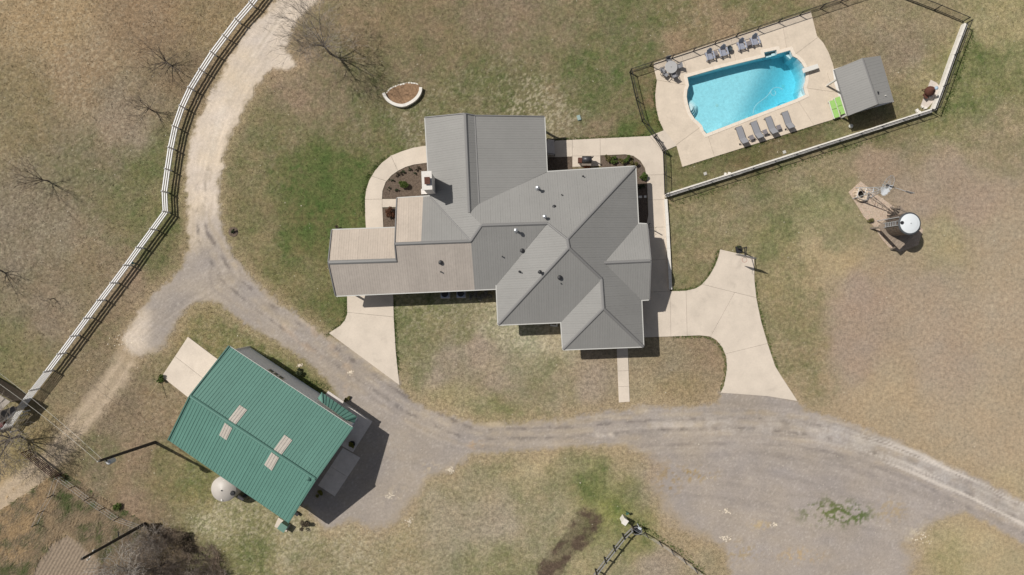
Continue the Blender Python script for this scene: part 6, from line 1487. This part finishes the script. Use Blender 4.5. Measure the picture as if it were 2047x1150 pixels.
# rank dry grass in the lower left and along the fence line
px, py = lawn_points(60000, 15, (-20, 330, 900, 1170))
m1 = sstep(40, 5, segdist(px, py, [(-30, 1010), (60, 1010), (110, 980), (100, 1060), (40, 1170)], True)) + inpoly(px, py, [(-30, 1010), (70, 1000), (110, 985), (100, 1060), (40, 1170), (-30, 1170)]) + .9 * inpoly(px, py, [(110, 960), (150, 975), (280, 1055), (300, 1090), (230, 1140), (140, 1060), (95, 1050)]) + sstep(9, 1, segdist(px, py, [(123, 949), (286, 1049)], False))
k = np.random.default_rng(16).random(len(px)) < np.clip(m1, 0, 1) * (.25 + .9 * vnoise(px / 9, py / 9, 62, 2)); px, py = px[k], py[k]
gc, rm_, dm_, ba_, _, ga_, _ = ground_colour(px, py); k = ba_ < .5; px, py, gc = px[k], py[k], gc[k]; n = len(px); r = np.random.default_rng(17)
cn = vnoise(px / 16, py / 16, 63, 3) + r.normal(0, .08, n); left = sstep(130, 70, px + .25 * (py - 1000))
pal = [LIN(np.array(c, float)) for c in ((184, 158, 122), (150, 134, 112), (122, 115, 86), (96, 106, 66))]
w0 = sstep(.52, .62, cn) * (.4 + .6 * left); w2 = sstep(.47, .38, cn); w3 = sstep(.36, .28, cn)
colt = pal[1][None] * np.ones((n, 1)); colt = colt * (1 - w0[:, None]) + pal[0] * w0[:, None]; colt = colt * (1 - w2[:, None]) + pal[2] * w2[:, None]; colt = colt * (1 - w3[:, None]) + pal[3] * w3[:, None]
blades("tall_dry_grass", (px - 1023.5) / 20, (575 - py) / 20, np.full(n, -.01), r.uniform(.1, .36, n), r.uniform(.035, .07, n), colt * 1.2, 3, M_BLADE, 18, 1.6, 4.05)
# dead brush round the thicket
bx_, by_ = lawn_points(26000, 91, (150, 480, 1010, 1170)); BR = [(205, 1075), (292, 1052), (350, 1058), (420, 1085), (450, 1120), (450, 1170), (200, 1170)]
kk = inpoly(bx_, by_, BR) & (np.random.default_rng(92).random(len(bx_)) < .05 + .6 * sstep(.45, .65, vnoise(bx_ / 18, by_ / 14, 93, 3))); bx_, by_ = bx_[kk], by_[kk]; n = len(bx_)
bc_ = LIN(np.array([150., 134, 116]))[None] * r.uniform(.5, 1.5, (n, 1)) * (1 + r.normal(0, .04, (n, 3)))
blades("dead_brush", (bx_ - 1023.5) / 20, (575 - by_) / 20, np.full(n, -.01), r.uniform(.25, .8, n), r.uniform(.012, .03, n), bc_, 4, M_BLADE, 94, 1.2)
# green edge growth along slabs and walls
ex = []; ey = []
r = np.random.default_rng(19)
def along(pts, dens_, wd):
    for a, b in zip(pts[:-1], pts[1:]):
        L = math.hypot(b[0] - a[0], b[1] - a[1]); m_ = int(L * dens_ * .55)
        t = r.random(m_); ex.extend(a[0] + (b[0] - a[0]) * t + r.normal(0, wd, m_)); ey.extend(a[1] + (b[1] - a[1]) * t + r.normal(0, wd, m_))
along([(1437, 500), (1427, 534), (1415, 556), (1400, 572), (1385, 579), (1345, 581)], 6, 2.2)
along([(1343, 673), (1400, 672), (1420, 675), (1442, 696), (1451, 720), (1450, 755), (1440, 783)], 5, 2.2)
along([(1510, 560), (1514, 600), (1524, 645), (1537, 690), (1553, 735)], 4, 2)
along([(788, 600), (789, 650), (793, 700), (797, 745)], 5, 2.2); along([(728, 430), (727, 390), (738, 350), (770, 316)], 5, 3); along([(1110, 280), (1200, 276), (1298, 271)], 4, 2.2)
along([(1326, 262), (1314, 240), (1308, 200), (1311, 160)], 6, 3.5); along([(1364, 336), (1500, 293), (1690, 234)], 2.5, 3); along([(1336, 412), (1460, 372), (1640, 313), (1770, 272)], 2, 3); along([(1945, 60), (1900, 190), (1885, 230)], 5, 4)
along([(520, 720), (580, 752), (650, 778)], 8, 6); along([(1262, 1040), (1300, 1062), (1360, 1104), (1410, 1146)], 4, 3); along([(648, 678), (690, 640), (692, 600)], 4, 2.5)
ex = np.array(ex); ey = np.array(ey); bad = np.zeros(len(ex), bool)
for p in PAVED: bad |= inpoly(ex, ey, p)
ex, ey = ex[~bad], ey[~bad]; n = len(ex); gcol2 = LIN(np.array([92., 108, 60]))[None] * r.uniform(.6, 1.5, (n, 1)) * np.array([1, 1, .9])
blades("edge_weeds", (ex - 1023.5) / 20, (575 - ey) / 20, np.full(n, -.01), r.uniform(.05, .14, n), r.uniform(.03, .06, n), gcol2, 4, M_BLADE, 20, .7)
# scattered stones: road stones, gravel bed and pale pebbles in the lawn
def stones(name, px, py, s, col, seed, z0=.02):
    r = np.random.default_rng(seed); n = len(px); oc = np.array([(1, 0, 0), (0, 1, 0), (-1, 0, 0), (0, -1, 0), (0, 0, .6), (0, 0, -.4)], float)
    fc = np.array([(0, 1, 4), (1, 2, 4), (2, 3, 4), (3, 0, 4)]); az = r.uniform(0, 6.28, n); sc = s[:, None, None] * r.uniform(.6, 1.3, (n, 6, 1))
    P = oc[None] * sc; c_, s_ = np.cos(az)[:, None], np.sin(az)[:, None]
    X = P[:, :, 0] * c_ - P[:, :, 1] * s_ * .7 + ((px - 1023.5) / 20)[:, None]; Y = P[:, :, 0] * s_ + P[:, :, 1] * c_ * .7 + ((575 - py) / 20)[:, None]
    co = np.stack([X, Y, P[:, :, 2] + z0], 2).reshape(-1, 3); F = (fc[None] + (np.arange(n) * 6)[:, None, None]).reshape(-1, 3)
    me = bpy.data.meshes.new(name); k = len(F); me.vertices.add(len(co)); me.vertices.foreach_set("co", co.ravel().astype(np.float32)); me.loops.add(k * 3); me.loops.foreach_set("vertex_index", F.ravel().astype(np.int32))
    me.polygons.add(k); me.polygons.foreach_set("loop_start", np.arange(0, k * 3, 3, dtype=np.int32)); me.polygons.foreach_set("loop_total", np.full(k, 3, np.int32)); me.update()
    ca_ = me.color_attributes.new("col", 'FLOAT_COLOR', 'POINT'); cc = np.ones((len(co), 4), np.float32); cc[:, :3] = np.repeat(col, 6, 0); ca_.data.foreach_set("color", cc.ravel())
    me.materials.append(M_BLADE); o = bpy.data.objects.new(name, me); COL.objects.link(o); o["kind"] = "stuff"; return o
r = np.random.default_rng(23)
px = r.uniform(200, 2047, 15000); py = r.uniform(0, 1150, 15000); _, rm_, _, _, fc_, _, _ = ground_colour(px, py); k = (rm_ > .5); px, py, fc_ = px[k], py[k], fc_[k]; n = len(px)
cs = LIN(np.array([178., 168, 160]))[None] * (1 - fc_[:, None]) + LIN(np.array([226., 212, 196]))[None] * fc_[:, None]
stones("road_stones", px, py, r.uniform(.010, .032, n) * (1 + 1.2 * (r.random(n) > .97)), cs * r.uniform(.75, 1.3, (n, 1)), 24, .035)
px = r.uniform(1690, 1850, 9000); py = r.uniform(355, 510, 9000); k = inpoly(px, py, GRAVEL); px, py = px[k], py[k]; n = len(px)
stones("bed_gravel", px, py, r.uniform(.02, .055, n), LIN(np.array([206., 182, 160]))[None] * r.uniform(.6, 1.3, (n, 1)) * (1 + r.normal(0, .05, (n, 3))), 25, .06)
px, py = lawn_points(900, 27); n = len(px); stones("field_stones", px, py, r.uniform(.02, .07, n), LIN(np.array([222., 212, 192]))[None] * r.uniform(.8, 1.15, (n, 1)), 28, .03)
ST = [(1450, 1075, 5), (780, 993, 7), (1840, 1075, 10), (700, 745, 3), (600, 730, 3), (250, 680, 14), (1450, 1022, 4), (1545, 1050, 5), (902, 940, 5), (818, 1042, 5)]
ex = []; ey = []
for x, y, s in ST: ex += list(r.normal(x, s, 30)); ey += list(r.normal(y, s * .6, 30))
ex = np.array(ex); ey = np.array(ey); stones("broken_limestone", ex, ey, r.uniform(.04, .11, len(ex)), LIN(np.array([232., 218, 196]))[None] * r.uniform(.8, 1.1, (len(ex), 1)), 29, .03)
print("tris", sum(len(o.data.loop_triangles) or sum(max(0, len(p.vertices) - 2) for p in o.data.polygons) for o in bpy.data.objects if o.type == 'MESH'), "objects", len(bpy.data.objects))
